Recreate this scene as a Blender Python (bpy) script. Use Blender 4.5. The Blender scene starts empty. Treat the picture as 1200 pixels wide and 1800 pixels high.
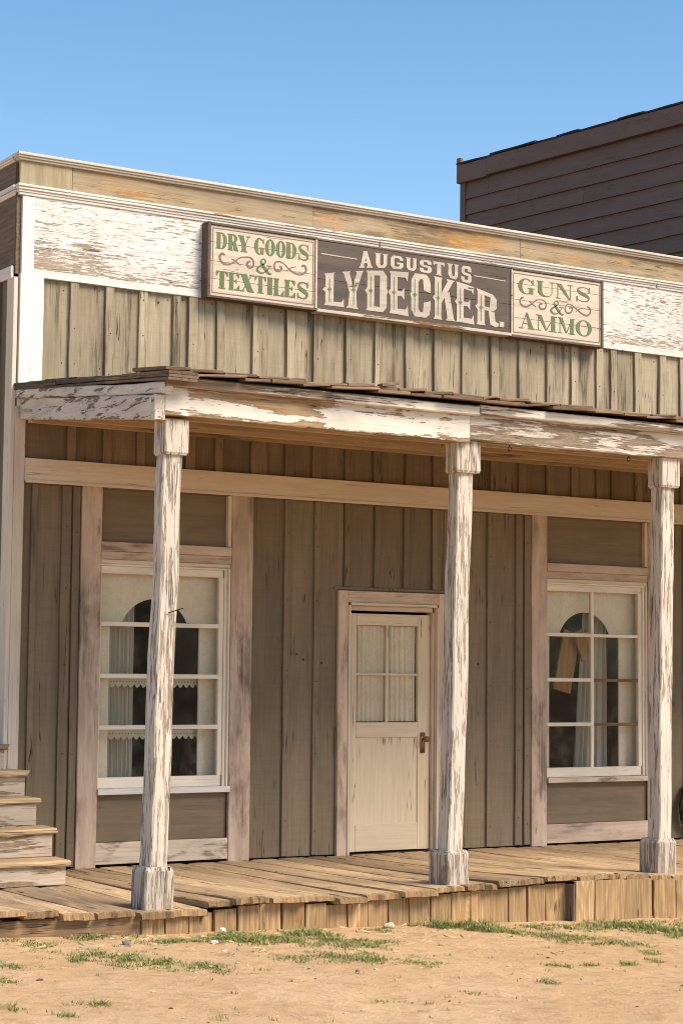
import bpy, bmesh, math, random
from mathutils import Vector, Matrix, noise
random.seed(7)
sc = bpy.context.scene
COL = sc.collection

# ------------------------------------------------------------------ camera
cam_d = bpy.data.cameras.new("camera")
cam = bpy.data.objects.new("camera", cam_d); COL.objects.link(cam)
cam_d.sensor_fit = 'VERTICAL'; cam_d.sensor_height = 36.0; cam_d.sensor_width = 24.0
cam_d.lens = 68.885; cam_d.clip_start = 0.1; cam_d.clip_end = 3000
_r, _u, _f = (0.845403, -0.53404, 0.009735), (-0.052243, -0.064536, 0.996547), (0.531568, 0.842992, 0.082459)
cam.matrix_world = Matrix(((_r[0], _u[0], -_f[0], -5.9103), (_r[1], _u[1], -_f[1], -14.2389),
                           (_r[2], _u[2], -_f[2], 1.5364), (0, 0, 0, 1)))
sc.camera = cam

# ------------------------------------------------------------------ world, sun, exposure
SUN_EL, SUN_AZ = math.radians(47), math.radians(150)      # azimuth clockwise from +Y
w = bpy.data.worlds.new("World"); sc.world = w; w.use_nodes = True
wn = w.node_tree; bg = wn.nodes['Background']
sky = wn.nodes.new('ShaderNodeTexSky'); sky.sky_type = 'NISHITA'; sky.sun_disc = False
sky.sun_elevation = SUN_EL; sky.sun_rotation = SUN_AZ
sky.altitude = 900; sky.air_density = 1.0; sky.dust_density = 1.0; sky.ozone_density = 1.6
tint = wn.nodes.new('ShaderNodeMix'); tint.data_type = 'RGBA'; tint.blend_type = 'MULTIPLY'; tint.inputs[0].default_value = 1.0
geo = wn.nodes.new('ShaderNodeTexCoord'); sep = wn.nodes.new('ShaderNodeSeparateXYZ'); wn.links.new(geo.outputs['Generated'], sep.inputs[0])
ramp = wn.nodes.new('ShaderNodeValToRGB'); wn.links.new(sep.outputs[2], ramp.inputs[0])      # paler towards the horizon, deeper higher up
ramp.color_ramp.elements[0].position = .18; ramp.color_ramp.elements[0].color = (1.0, 1.10, 1.05, 1)
ramp.color_ramp.elements[1].position = .36; ramp.color_ramp.elements[1].color = (.70, .93, 1.0, 1)
e_ = ramp.color_ramp.elements.new(.62); e_.color = (.95, 1.0, 1.0, 1)
wn.links.new(ramp.outputs[0], tint.inputs[7])
wn.links.new(sky.outputs[0], tint.inputs[6]); wn.links.new(tint.outputs[2], bg.inputs[0]); bg.inputs[1].default_value = 0.092
sd = bpy.data.lights.new("sun", 'SUN'); sun = bpy.data.objects.new("sun", sd); COL.objects.link(sun)
sd.energy = 2.8; sd.angle = math.radians(30); sd.color = (1.0, 0.87, 0.71)
sdir = Vector((math.sin(SUN_AZ) * math.cos(SUN_EL), math.cos(SUN_AZ) * math.cos(SUN_EL), math.sin(SUN_EL)))
sun.rotation_euler = sdir.to_track_quat('Z', 'Y').to_euler(); sun.location = (4, -20, 25)
vs = sc.view_settings; vs.view_transform = 'Standard'; vs.look = 'None'; vs.exposure = 1.14; vs.gamma = 1.0
sc.render.engine = 'CYCLES'; sc.cycles.max_bounces = 8; sc.cycles.transparent_max_bounces = 12
sc.cycles.use_denoising = True; sc.cycles.filter_width = 1.0

# ------------------------------------------------------------------ materials
MATS = {}
def lin(r, g, b):
    f = lambda c: (c / 255 / 12.92) if c <= 10 else ((c / 255 + .055) / 1.055) ** 2.4
    return (f(r), f(g), f(b))
class NT:
    def __init__(s, name):
        s.m = bpy.data.materials.new(name); s.m.use_nodes = True; s.t = s.m.node_tree
        s.t.nodes.clear(); s.out = s.n('ShaderNodeOutputMaterial')
    def n(s, typ, **k):
        x = s.t.nodes.new(typ)
        for a, v in k.items(): setattr(x, a, v)
        return x
    def link(s, a, b): s.t.links.new(a, b)
    def val(s, sock, v):
        if hasattr(v, 'is_output'): s.link(v, sock)
        else: sock.default_value = v
    def math(s, op, a, b=0.0, c=0.0, clamp=False):
        x = s.n('ShaderNodeMath', operation=op, use_clamp=clamp)
        s.val(x.inputs[0], a); s.val(x.inputs[1], b); s.val(x.inputs[2], c); return x.outputs[0]
    def vmath(s, op, a, b):
        x = s.n('ShaderNodeVectorMath', operation=op); s.val(x.inputs[0], a); s.val(x.inputs[1], b); return x.outputs[0]
    def noise(s, vec, scale, detail=4, rough=.55, dist=0.0):
        x = s.n('ShaderNodeTexNoise'); s.link(vec, x.inputs['Vector'])
        x.inputs['Scale'].default_value = scale; x.inputs['Detail'].default_value = detail
        x.inputs['Roughness'].default_value = rough; x.inputs['Distortion'].default_value = dist
        return x.outputs['Fac']
    def ramp(s, v, lo, hi, a=0.0, b=1.0):
        x = s.n('ShaderNodeMapRange', clamp=True, interpolation_type='SMOOTHSTEP'); s.val(x.inputs[0], v)
        s.val(x.inputs[1], lo); s.val(x.inputs[2], hi); s.val(x.inputs[3], a); s.val(x.inputs[4], b); return x.outputs[0]
    def mix(s, fac, a, b, blend='MIX'):
        x = s.n('ShaderNodeMix', data_type='RGBA', blend_type=blend, clamp_factor=True)
        s.val(x.inputs[0], fac)
        for so, v in ((x.inputs[6], a), (x.inputs[7], b)):
            if hasattr(v, 'is_output'): s.link(v, so)
            else: so.default_value = (v[0], v[1], v[2], 1)
        return x.outputs[2]
    def gray(s, v):
        x = s.n('ShaderNodeCombineColor'); 
        for i in range(3): s.val(x.inputs[i], v)
        return x.outputs[0]
    def bsdf(s, col, rough=.8, spec=.25, height=None, bstr=.4, bdist=.01):
        b = s.n('ShaderNodeBsdfPrincipled')
        if hasattr(col, 'is_output'): s.link(col, b.inputs['Base Color'])
        else: b.inputs['Base Color'].default_value = (*col, 1)
        s.val(b.inputs['Roughness'], rough); b.inputs['Specular IOR Level'].default_value = spec
        if height is not None:
            bm = s.n('ShaderNodeBump'); bm.inputs['Strength'].default_value = bstr; bm.inputs['Distance'].default_value = bdist
            s.link(height, bm.inputs['Height']); s.link(bm.outputs[0], b.inputs['Normal'])
        s.link(b.outputs[0], s.out.inputs[0]); return b

def wood(name, paint, bare, axis='z', peel=.0, pscale=5.0, pstretch=.3, tone=.18, ring=.25, grain=.35, crack=.5,
         paint2=None, stain=None, bump=.5, rough=.85, knots=0.0, soft=.02, rscale=3.0, patch=.0, streak=.6, saw=.0, zwear=None, stain_lo=.55):
    """weathered timber: stretched grain and growth rings along `axis`; a coat of paint that has flaked off where
    a stretched noise falls under `peel` (0 = intact, 1 = bare)"""
    key = name
    if key in MATS: return MATS[key]
    t = NT(name)
    tc = t.n('ShaderNodeTexCoord').outputs['Object']
    oi = t.n('ShaderNodeObjectInfo').outputs['Random']
    at = t.n('ShaderNodeAttribute', attribute_name='rnd').outputs['Fac']
    cx = t.n('ShaderNodeCombineXYZ')
    t.val(cx.inputs[0], t.math('MULTIPLY_ADD', at, 37.0, t.math('MULTIPLY', oi, 19.0)))
    t.val(cx.inputs[1], t.math('MULTIPLY', at, 53.0)); t.val(cx.inputs[2], t.math('MULTIPLY', at, 71.0))
    v = t.vmath('ADD', tc, cx.outputs[0])
    def st(k):
        s = {'x': (k, 1, 1), 'y': (1, k, 1), 'z': (1, 1, k)}[axis]
        return t.vmath('MULTIPLY', v, s)
    vg = st(.035)
    g1 = t.noise(vg, 70, 5, .65)
    g2 = t.noise(st(.06), 22, 4, .6, .3)
    rn = t.noise(st(.10), rscale, 3, .45, .25)
    kd = None
    if knots:
        vo = t.n('ShaderNodeTexVoronoi', feature='F1'); t.link(st(.62), vo.inputs['Vector'])
        vo.inputs['Scale'].default_value = knots * 1.6; vo.inputs['Randomness'].default_value = 1.0
        kd = t.math('ADD', vo.outputs['Distance'], t.math('MULTIPLY', t.math('SUBTRACT', t.noise(v, 14, 3, .6), .5), .05))
        rn = t.math('ADD', rn, t.ramp(kd, .0, .20, .40, 0))
    rg = t.math('FRACT', t.math('MULTIPLY', rn, 17.0))
    rg = t.math('MULTIPLY', t.ramp(rg, 0.0, .75), t.ramp(rg, .8, 1.0, 1, 0))
    big = t.noise(v, 1.7, 4, .6)
    cr = t.math('ABSOLUTE', t.math('SUBTRACT', t.noise(st(.03), 13, 3, .5, .1), .5))
    crk = t.math('MULTIPLY', t.ramp(cr, .0, .009, 1, 0), t.ramp(t.noise(v, 3.1, 2), .5, .62))
    crk = t.math('MULTIPLY', crk, crack, clamp=True)
    # bare timber
    lo = tuple(c * .55 for c in bare); hi = tuple(min(1, c * 1.22) for c in bare)
    cb = t.mix(t.ramp(g1, .3, .7), lo, hi)
    cb = t.mix(t.math('MULTIPLY', rg, ring), cb, tuple(c * .45 for c in bare))
    cb = t.mix(t.ramp(big, .35, .7, 0, .45), cb, tuple(c * .72 for c in bare))
    if stain: cb = t.mix(t.ramp(t.noise(st(.25), 4.5, 6, .65), stain_lo, stain_lo + .09), cb, stain)
    kn = None
    if knots:
        kn = t.ramp(kd, .012, .05, 1, 0)
        cb = t.mix(t.math('MULTIPLY', kn, .8), cb, tuple(c * .25 for c in bare))
    height = t.math('MULTIPLY_ADD', g1, .35, t.math('MULTIPLY', g2, .4))
    height = t.math('SUBTRACT', height, t.math('MULTIPLY', rg, ring * .3))
    col = cb; rr = rough
    if paint is not None:
        pv = t.noise(st(pstretch), pscale, 9, .66, .15)
        pv = t.math('ADD', pv, t.math('MULTIPLY', t.math('SUBTRACT', g1, .5), grain * .5))
        if patch: pv = t.math('ADD', pv, t.math('MULTIPLY', t.math('SUBTRACT', t.noise(st(.5), 1.3, 3), .5), patch))
        thr = .24 + .52 * peel
        if zwear:
            sp_ = t.n('ShaderNodeSeparateXYZ'); t.link(tc, sp_.inputs[0])
            pv = t.math('SUBTRACT', pv, t.ramp(sp_.outputs[2], zwear[0], zwear[1], zwear[2], 0))
        mask = t.ramp(pv, thr - soft, thr + soft)          # 1 = paint is left
        p2 = paint2 or tuple(c * .80 for c in paint)
        cp = t.mix(t.ramp(t.noise(st(.4), 4.0, 6, .65), .35, .72), paint, p2)
        sk_ = t.ramp(t.noise(st(.07), 11, 6, .68), .42, .70, 0, streak)
        cp = t.mix(sk_, cp, tuple(c * .66 for c in p2))
        cp = t.mix(t.ramp(g1, .35, .72, 0, .75 * grain), cp, tuple(c * .52 for c in paint))
        if saw:
            s3 = {'x': (60, 2, 2), 'y': (2, 60, 2), 'z': (2, 2, 60)}[axis]
            cp = t.mix(t.ramp(t.noise(t.vmath('MULTIPLY', v, s3), 1.0, 3, .6), .45, .7, 0, saw), cp, tuple(c * .62 for c in paint))
        if ring: cp = t.mix(t.math('MULTIPLY', rg, ring * .3), cp, tuple(c * .6 for c in paint))
        if kn is not None: cp = t.mix(t.math('MULTIPLY', kn, .6), cp, tuple(c * .3 for c in paint))
        if peel <= 0: col = cp
        else:
            edge = t.math('MULTIPLY', t.ramp(pv, thr - soft * 2.2, thr - soft), t.ramp(pv, thr - soft, thr + soft, 1, 0))
            cbb = t.mix(t.math('MULTIPLY', edge, .5), cb, tuple(c * .25 for c in bare))
            col = t.mix(mask, cbb, cp)
            height = t.math('MULTIPLY_ADD', mask, .5, height)
    tn = t.math('MULTIPLY_ADD', at, 2 * tone, 1 - tone)
    col = t.mix(1.0, col, t.gray(tn), 'MULTIPLY')
    col = t.mix(crk, col, (.015, .011, .008))
    height = t.math('SUBTRACT', height, t.math('MULTIPLY', crk, 1.5))
    t.bsdf(col, rr, .2, height, bump, .004)
    MATS[key] = t.m
    return t.m

def plain(name, col, rough=.6, metal=0.0, nscale=25, amt=.3, spec=.3):
    if name in MATS: return MATS[name]
    t = NT(name); tc = t.n('ShaderNodeTexCoord').outputs['Object']
    nz = t.noise(tc, nscale, 6, .65)
    c = t.mix(t.ramp(nz, .3, .7), tuple(x * (1 - amt) for x in col), tuple(min(1, x * (1 + amt)) for x in col))
    b = t.bsdf(c, rough, spec, nz, .2, .003); b.inputs['Metallic'].default_value = metal
    MATS[name] = t.m; return t.m

# colours are real-world base colours
WHITE = (.78, .72, .65); CREAM = (.62, .50, .37); OLIVE = (.30, .235, .145)
GREYWOOD = (.30, .235, .17); BROWNWOOD = (.20, .135, .085); DECK = (.50, .335, .18); SKIRT = (.50, .315, .155)
M = {}
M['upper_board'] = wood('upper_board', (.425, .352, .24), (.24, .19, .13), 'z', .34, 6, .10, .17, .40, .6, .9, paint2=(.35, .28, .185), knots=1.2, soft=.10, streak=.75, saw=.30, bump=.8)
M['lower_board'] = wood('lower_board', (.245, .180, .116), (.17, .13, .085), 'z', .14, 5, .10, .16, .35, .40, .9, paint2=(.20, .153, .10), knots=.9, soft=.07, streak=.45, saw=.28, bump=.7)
M['side_board'] = wood('side_board', (.185, .145, .10), (.15, .11, .08), 'z', .2, 4, .12, .08, .2)
M['side_panel'] = wood('side_panel', None, (.20, .145, .095), 'y', tone=.06, ring=.5, rscale=2.5, bump=.8)
M['frieze'] = wood('frieze', (.85, .79, .72), (.46, .36, .265), 'x', .335, 95, .11, .03, .12, 1.2, .8, bump=.7, patch=.42, paint2=(.80, .735, .66), soft=.045, zwear=(4.66, 4.96, .10), streak=.12)
M['frieze_trim'] = wood('frieze_trim', (.82, .77, .70), (.38, .29, .20), 'x', .22, 9, .3, .03, .3, .8, bump=.6, streak=.22)
M['parapet'] = wood('parapet', (.40, .31, .20), (.40, .285, .165), 'x', .50, 5, .20, .07, .75, .6, .7, stain=(.56, .29, .09), bump=.8, rscale=2.6, soft=.08, streak=.7, stain_lo=.51)
M['parapet_z'] = wood('parapet_z', (.40, .325, .205), (.36, .28, .17), 'z', .2, 3, .1, .03, .2, .6, soft=.1)
M['white_x'] = wood('white_x', WHITE, GREYWOOD, 'x', .16, 8, .18, .04, .2, .5, bump=.5, paint2=(.66, .585, .50), streak=.22)
M['white_y'] = wood('white_y', WHITE, GREYWOOD, 'y', .20, 8, .18, .04, .2, .5, bump=.5, paint2=(.66, .585, .50), streak=.22)
M['white_z'] = wood('white_z', (.80, .76, .70), GREYWOOD, 'z', .07, 8, .18, .03, .12, .4, bump=.3, paint2=(.74, .69, .62), streak=.22)
M['cornice'] = wood('cornice', WHITE, (.40, .32, .24), 'x', .24, 9, .15, .04, .2, .6, bump=.5, paint2=(.66, .585, .50), streak=.22)
M['cream_x'] = wood('cream_x', (.66, .58, .48), GREYWOOD, 'x', .12, 9, .18, .04, .2, .5, bump=.4, streak=.22)
M['corner_low'] = wood('corner_low', (.66, .55, .44), GREYWOOD, 'z', .08, 8, .18, .03, .12, .4, bump=.3, paint2=(.62, .51, .40), streak=.22)
M['beige_x'] = wood('beige_x', (.70, .575, .455), GREYWOOD, 'x', .06, 5, .2, .03, .15, .35, bump=.25, paint2=(.65, .525, .41), streak=.22)
M['beige_z'] = wood('beige_z', (.72, .58, .44), GREYWOOD, 'z', .06, 5, .2, .03, .15, .35, bump=.25, streak=.22)
M['mauve_z'] = wood('mauve_z', (.63, .465, .36), (.42, .30, .225), 'z', .44, 3.2, .35, .06, .15, .3, bump=.3, soft=.10, paint2=(.46, .325, .24))
M['mauve_x'] = wood('mauve_x', (.63, .47, .365), (.42, .30, .225), 'x', .40, 3.2, .35, .06, .15, .3, bump=.3, soft=.10, paint2=(.46, .33, .245))
M['base_x'] = wood('base_x', (.68, .55, .43), (.45, .33, .23), 'x', .36, 5, .3, .04, .2, .4, bump=.5, soft=.05)
M['sash_x'] = wood('sash_x', (.86, .735, .59), (.30, .18, .09), 'x', .12, 9, .12, .03, .05, .2, bump=.3, streak=.22)
M['sash_z'] = wood('sash_z', (.86, .735, .59), (.30, .18, .09), 'z', .12, 9, .12, .03, .05, .2, bump=.3, streak=.22)
M['bare_muntin'] = wood('bare_muntin', (.6, .48, .36), (.26, .145, .065), 'x', .75, 8, .15, .03, .2, .4)
M['panel_x'] = wood('panel_x', (.225, .166, .108), (.18, .13, .085), 'x', .05, 4, .2, .03, .6, .4, .3, rscale=2.0, bump=.6, streak=.35)
M['door_z'] = wood('door_z', (.74, .585, .41), (.34, .24, .15), 'z', .12, 16, .06, .02, .08, .4, .9, bump=.4, paint2=(.69, .54, .37), streak=.10)
M['door_x'] = wood('door_x', (.74, .585, .41), (.34, .24, .15), 'x', .12, 16, .06, .02, .08, .4, .9, bump=.4, paint2=(.69, .54, .37), streak=.10)
M['casing_z'] = wood('casing_z', (.70, .52, .38), (.52, .37, .265), 'z', .40, 3, .3, .04, .15, .3, bump=.25, soft=.09)
M['casing_x'] = wood('casing_x', (.70, .52, .38), (.52, .37, .265), 'x', .40, 3, .3, .04, .15, .3, bump=.25, soft=.09)
M['post'] = wood('post', (.66, .57, .475), (.46, .36, .265), 'z', .36, 40, .07, .03, .10, .8, .75, bump=1.3, paint2=(.58, .49, .40), patch=.22, soft=.03, streak=.25)
M['post_base'] = wood('post_base', (.58, .495, .41), (.40, .31, .225), 'z', .44, 40, .07, .04, .10, .8, .8, bump=1.3, patch=.2, soft=.03, streak=.3)
M['fascia_a'] = wood('fascia_a', (.74, .67, .58), (.42, .285, .165), 'x', .37, 4.5, .22, .03, .45, .35, 1.2, bump=.9, patch=.32, soft=.012, streak=.25, zwear=(3.235, 3.31, .17))
M['fascia_b'] = wood('fascia_b', (.70, .61, .51), (.36, .265, .18), 'x', .53, 9, .13, .03, .6, .8, 1.0, knots=1.2, bump=1.1, patch=.35, soft=.03, streak=.4)
M['moulding'] = wood('moulding', (.74, .65, .55), (.33, .235, .155), 'x', .52, 5, .12, .03, .5, .7, 1.0, bump=1.1, patch=.35, soft=.02, streak=.3)
M['rake'] = wood('rake', (.70, .60, .50), (.27, .195, .135), 'y', .31, 24, .15, .03, .1, .6, .8, bump=.8, patch=.42, soft=.02, streak=.25)
M['shake'] = wood('shake', None, (.25, .165, .10), 'x', tone=.30, ring=.5, bump=1.0)
M['shake_y'] = wood('shake_y', None, (.17, .115, .075), 'y', tone=.35, ring=.4, bump=1.0)
M['ceiling'] = wood('ceiling', (.50, .355, .215), (.34, .22, .13), 'x', .25, 4, .15, .15, .3, .4, .5, soft=.06)
M['deck'] = wood('deck', None, (.54, .375, .215), 'y', tone=.24, ring=.5, crack=1.4, bump=1.4, stain=(.38, .27, .165), rscale=2.6)
M['deck_end'] = wood('deck_end', None, (.31, .195, .10), 'z', tone=.25, ring=.2, crack=.8, bump=1.0)
M['deck_dark'] = wood('deck_dark', None, (.34, .235, .145), 'y', tone=.1, ring=.6, crack=1.4, bump=1.3, stain=(.20, .14, .09), stain_lo=.50)
M['skirt'] = wood('skirt', None, (.49, .315, .16), 'z', tone=.20, ring=.5, crack=.9, bump=.9, stain=(.34, .20, .09), knots=1.0, rscale=2.8)
M['skirt_x'] = wood('skirt_x', (.55, .46, .36), (.32, .20, .11), 'x', .72, 6, .2, .1, .5, .5, .9, bump=1.0)
M['skirt_grey'] = wood('skirt_grey', None, (.20, .15, .11), 'z', tone=.1, ring=.3, crack=.9, bump=.8)
M['step_top'] = wood('step_top', None, (.56, .39, .225), 'x', tone=.10, ring=.45, crack=1.0, bump=1.0)
M['step_riser'] = wood('step_riser', (.57, .455, .35), (.38, .26, .165), 'x', .38, 14, .12, .05, .2, .7, 1.1, bump=.9, streak=.35)
M['clap'] = wood('clap', (.185, .123, .101), (.40, .30, .23), 'y', .095, 16, .18, .05, .15, .45, .35, bump=.9, paint2=(.165, .11, .09), streak=.14)
M['tar'] = plain('tar', (.035, .032, .03), .9)
M['sign_cream'] = wood('sign_cream', (.61, .51, .405), (.40, .26, .13), 'x', .10, 6, .12, .02, .1, .25, .9, bump=.3, paint2=(.57, .47, .365))
M['sign_dark'] = wood('sign_dark', (.125, .098, .082), (.36, .24, .13), 'x', .06, 6, .12, .04, .2, .35, .9, bump=.35, paint2=(.105, .083, .070))
M['sign_frame'] = wood('sign_frame', (.145, .105, .082), (.30, .20, .13), 'x', .18, 6, .15, .04, .2, .4, .6, bump=.5)
M['sign_trim'] = wood('sign_trim', (.62, .52, .42), (.34, .17, .08), 'x', .25, 8, .12, .03, .2, .4, .5)
M['sign_green'] = wood('sign_green', (.135, .175, .085), (.44, .38, .29), 'x', .12, 12, .3, .02, .0, .5, .0, bump=.1, paint2=(.17, .21, .11), soft=.03)
M['sign_brown'] = wood('sign_brown', (.20, .145, .115), (.50, .43, .33), 'x', .14, 12, .3, .02, .0, .5, .0, bump=.1, paint2=(.25, .185, .15), soft=.03)
M['sign_letter'] = wood('sign_letter', (.56, .485, .395), (.20, .155, .125), 'x', .21, 10, .25, .02, .0, .5, .5, bump=.1, paint2=(.48, .41, .33), soft=.03)
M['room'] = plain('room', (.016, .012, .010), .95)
M['fabric'] = plain('fabric', (.87, .73, .59), .95, nscale=40, amt=.05)
M['fabric_grey'] = plain('fabric_grey', (.36, .31, .26), .95, nscale=40, amt=.08)
M['lace'] = plain('lace', (.62, .56, .48), .95, nscale=90, amt=.12)
M['brass'] = plain('brass', (.20, .115, .055), .45, .7)
M['iron'] = plain('iron', (.035, .028, .024), .7, .4)
M['stone_white'] = plain('stone_white', (.72, .68, .62), .8, amt=.12)
M['stone_dark'] = plain('stone_dark', (.16, .14, .13), .85)
M['stone_tan'] = plain('stone_tan', (.50, .38, .26), .85)
M['warm_plank'] = wood('warm_plank', None, (.50, .27, .115), 'z', tone=.1, ring=.5, crack=.8)

def glass_mat():
    t = NT('old_glass'); tc = t.n('ShaderNodeTexCoord').outputs['Object']
    tr = t.n('ShaderNodeBsdfTransparent'); tr.inputs[0].default_value = (.93, .94, .92, 1)
    gl = t.n('ShaderNodeBsdfGlossy'); gl.inputs['Roughness'].default_value = .03; gl.inputs[0].default_value = (.9, .9, .9, 1)
    bm = t.n('ShaderNodeBump'); bm.inputs['Strength'].default_value = .05; bm.inputs['Distance'].default_value = .01
    t.link(t.noise(tc, 4, 3), bm.inputs['Height']); t.link(bm.outputs[0], gl.inputs['Normal'])
    df = t.n('ShaderNodeBsdfDiffuse'); df.inputs[0].default_value = (.5, .42, .33, 1)
    m1 = t.n('ShaderNodeMixShader'); t.link(t.ramp(t.noise(tc, 5, 7, .7), .42, .8, .02, .10), m1.inputs[0])
    t.link(tr.outputs[0], m1.inputs[1]); t.link(df.outputs[0], m1.inputs[2])
    fr = t.n('ShaderNodeFresnel'); fr.inputs[0].default_value = 1.45
    m2 = t.n('ShaderNodeMixShader'); t.link(t.math('MULTIPLY', fr.outputs[0], .06), m2.inputs[0])
    t.link(m1.outputs[0], m2.inputs[1]); t.link(gl.outputs[0], m2.inputs[2])
    t.link(m2.outputs[0], t.out.inputs[0]); return t.m
M['glass'] = glass_mat()

def sheer_mat():
    t = NT('sheer_cloth'); tc = t.n('ShaderNodeTexCoord').outputs['Object']
    d = t.n('ShaderNodeBsdfDiffuse'); d.inputs[0].default_value = (.74, .65, .55, 1)
    tr = t.n('ShaderNodeBsdfTransparent'); m = t.n('ShaderNodeMixShader'); m.inputs[0].default_value = .72
    t.link(tr.outputs[0], m.inputs[1]); t.link(d.outputs[0], m.inputs[2]); t.link(m.outputs[0], t.out.inputs[0]); return t.m
M['sheer'] = sheer_mat()

def ground_mat():
    t = NT('sandy_ground'); tc = t.n('ShaderNodeTexCoord').outputs['Object']
    n1 = t.noise(tc, 1.1, 5, .6); n2 = t.noise(tc, 9, 6, .65); n3 = t.noise(tc, 70, 4, .7); n4 = t.noise(tc, 300, 2, .6)
    c = t.mix(t.ramp(n1, .3, .7), (.64, .405, .21), (.74, .50, .285))
    c = t.mix(t.ramp(n2, .45, .72, 0, .8), c, (.44, .275, .14))
    c = t.mix(t.ramp(n3, .42, .75, 0, .6), c, (.58, .40, .245))
    c = t.mix(t.ramp(n4, .54, .70, 0, .55), c, (.30, .18, .09))
    c = t.mix(t.ramp(t.noise(tc, 120, 3, .75), .50, .68, 0, .55), c, (.36, .215, .105))
    c = t.mix(t.ramp(t.noise(tc, 95, 3, .75), .56, .72, 0, .6), c, (.80, .58, .36))
    c = t.mix(t.ramp(t.noise(tc, 3.2, 6, .7), .52, .70, 0, .45), c, (.44, .27, .14))
    vo = t.n('ShaderNodeTexVoronoi'); t.link(tc, vo.inputs['Vector']); vo.inputs['Scale'].default_value = 26
    sp = t.math('MULTIPLY', t.ramp(vo.outputs['Distance'], .05, .14, 1, 0), t.ramp(t.noise(tc, 3.0, 3), .50, .62))
    c = t.mix(t.math('MULTIPLY', sp, .6), c, (.20, .12, .06))
    h = t.math('MULTIPLY_ADD', n3, .5, t.math('MULTIPLY_ADD', n4, .25, t.math('MULTIPLY', n2, 1.6)))
    t.bsdf(c, .95, .1, h, .9, .025); return t.m
M['ground'] = ground_mat()

def grass_mat():
    t = NT('grass_blade'); at = t.n('ShaderNodeAttribute', attribute_name='rnd').outputs['Fac']
    c = t.mix(at, (.11, .15, .035), (.30, .31, .10))
    c = t.mix(t.ramp(at, .78, .84), c, (.50, .40, .19))
    t.bsdf(c, .7, .2); return t.m
M['grass'] = grass_mat()

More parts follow.
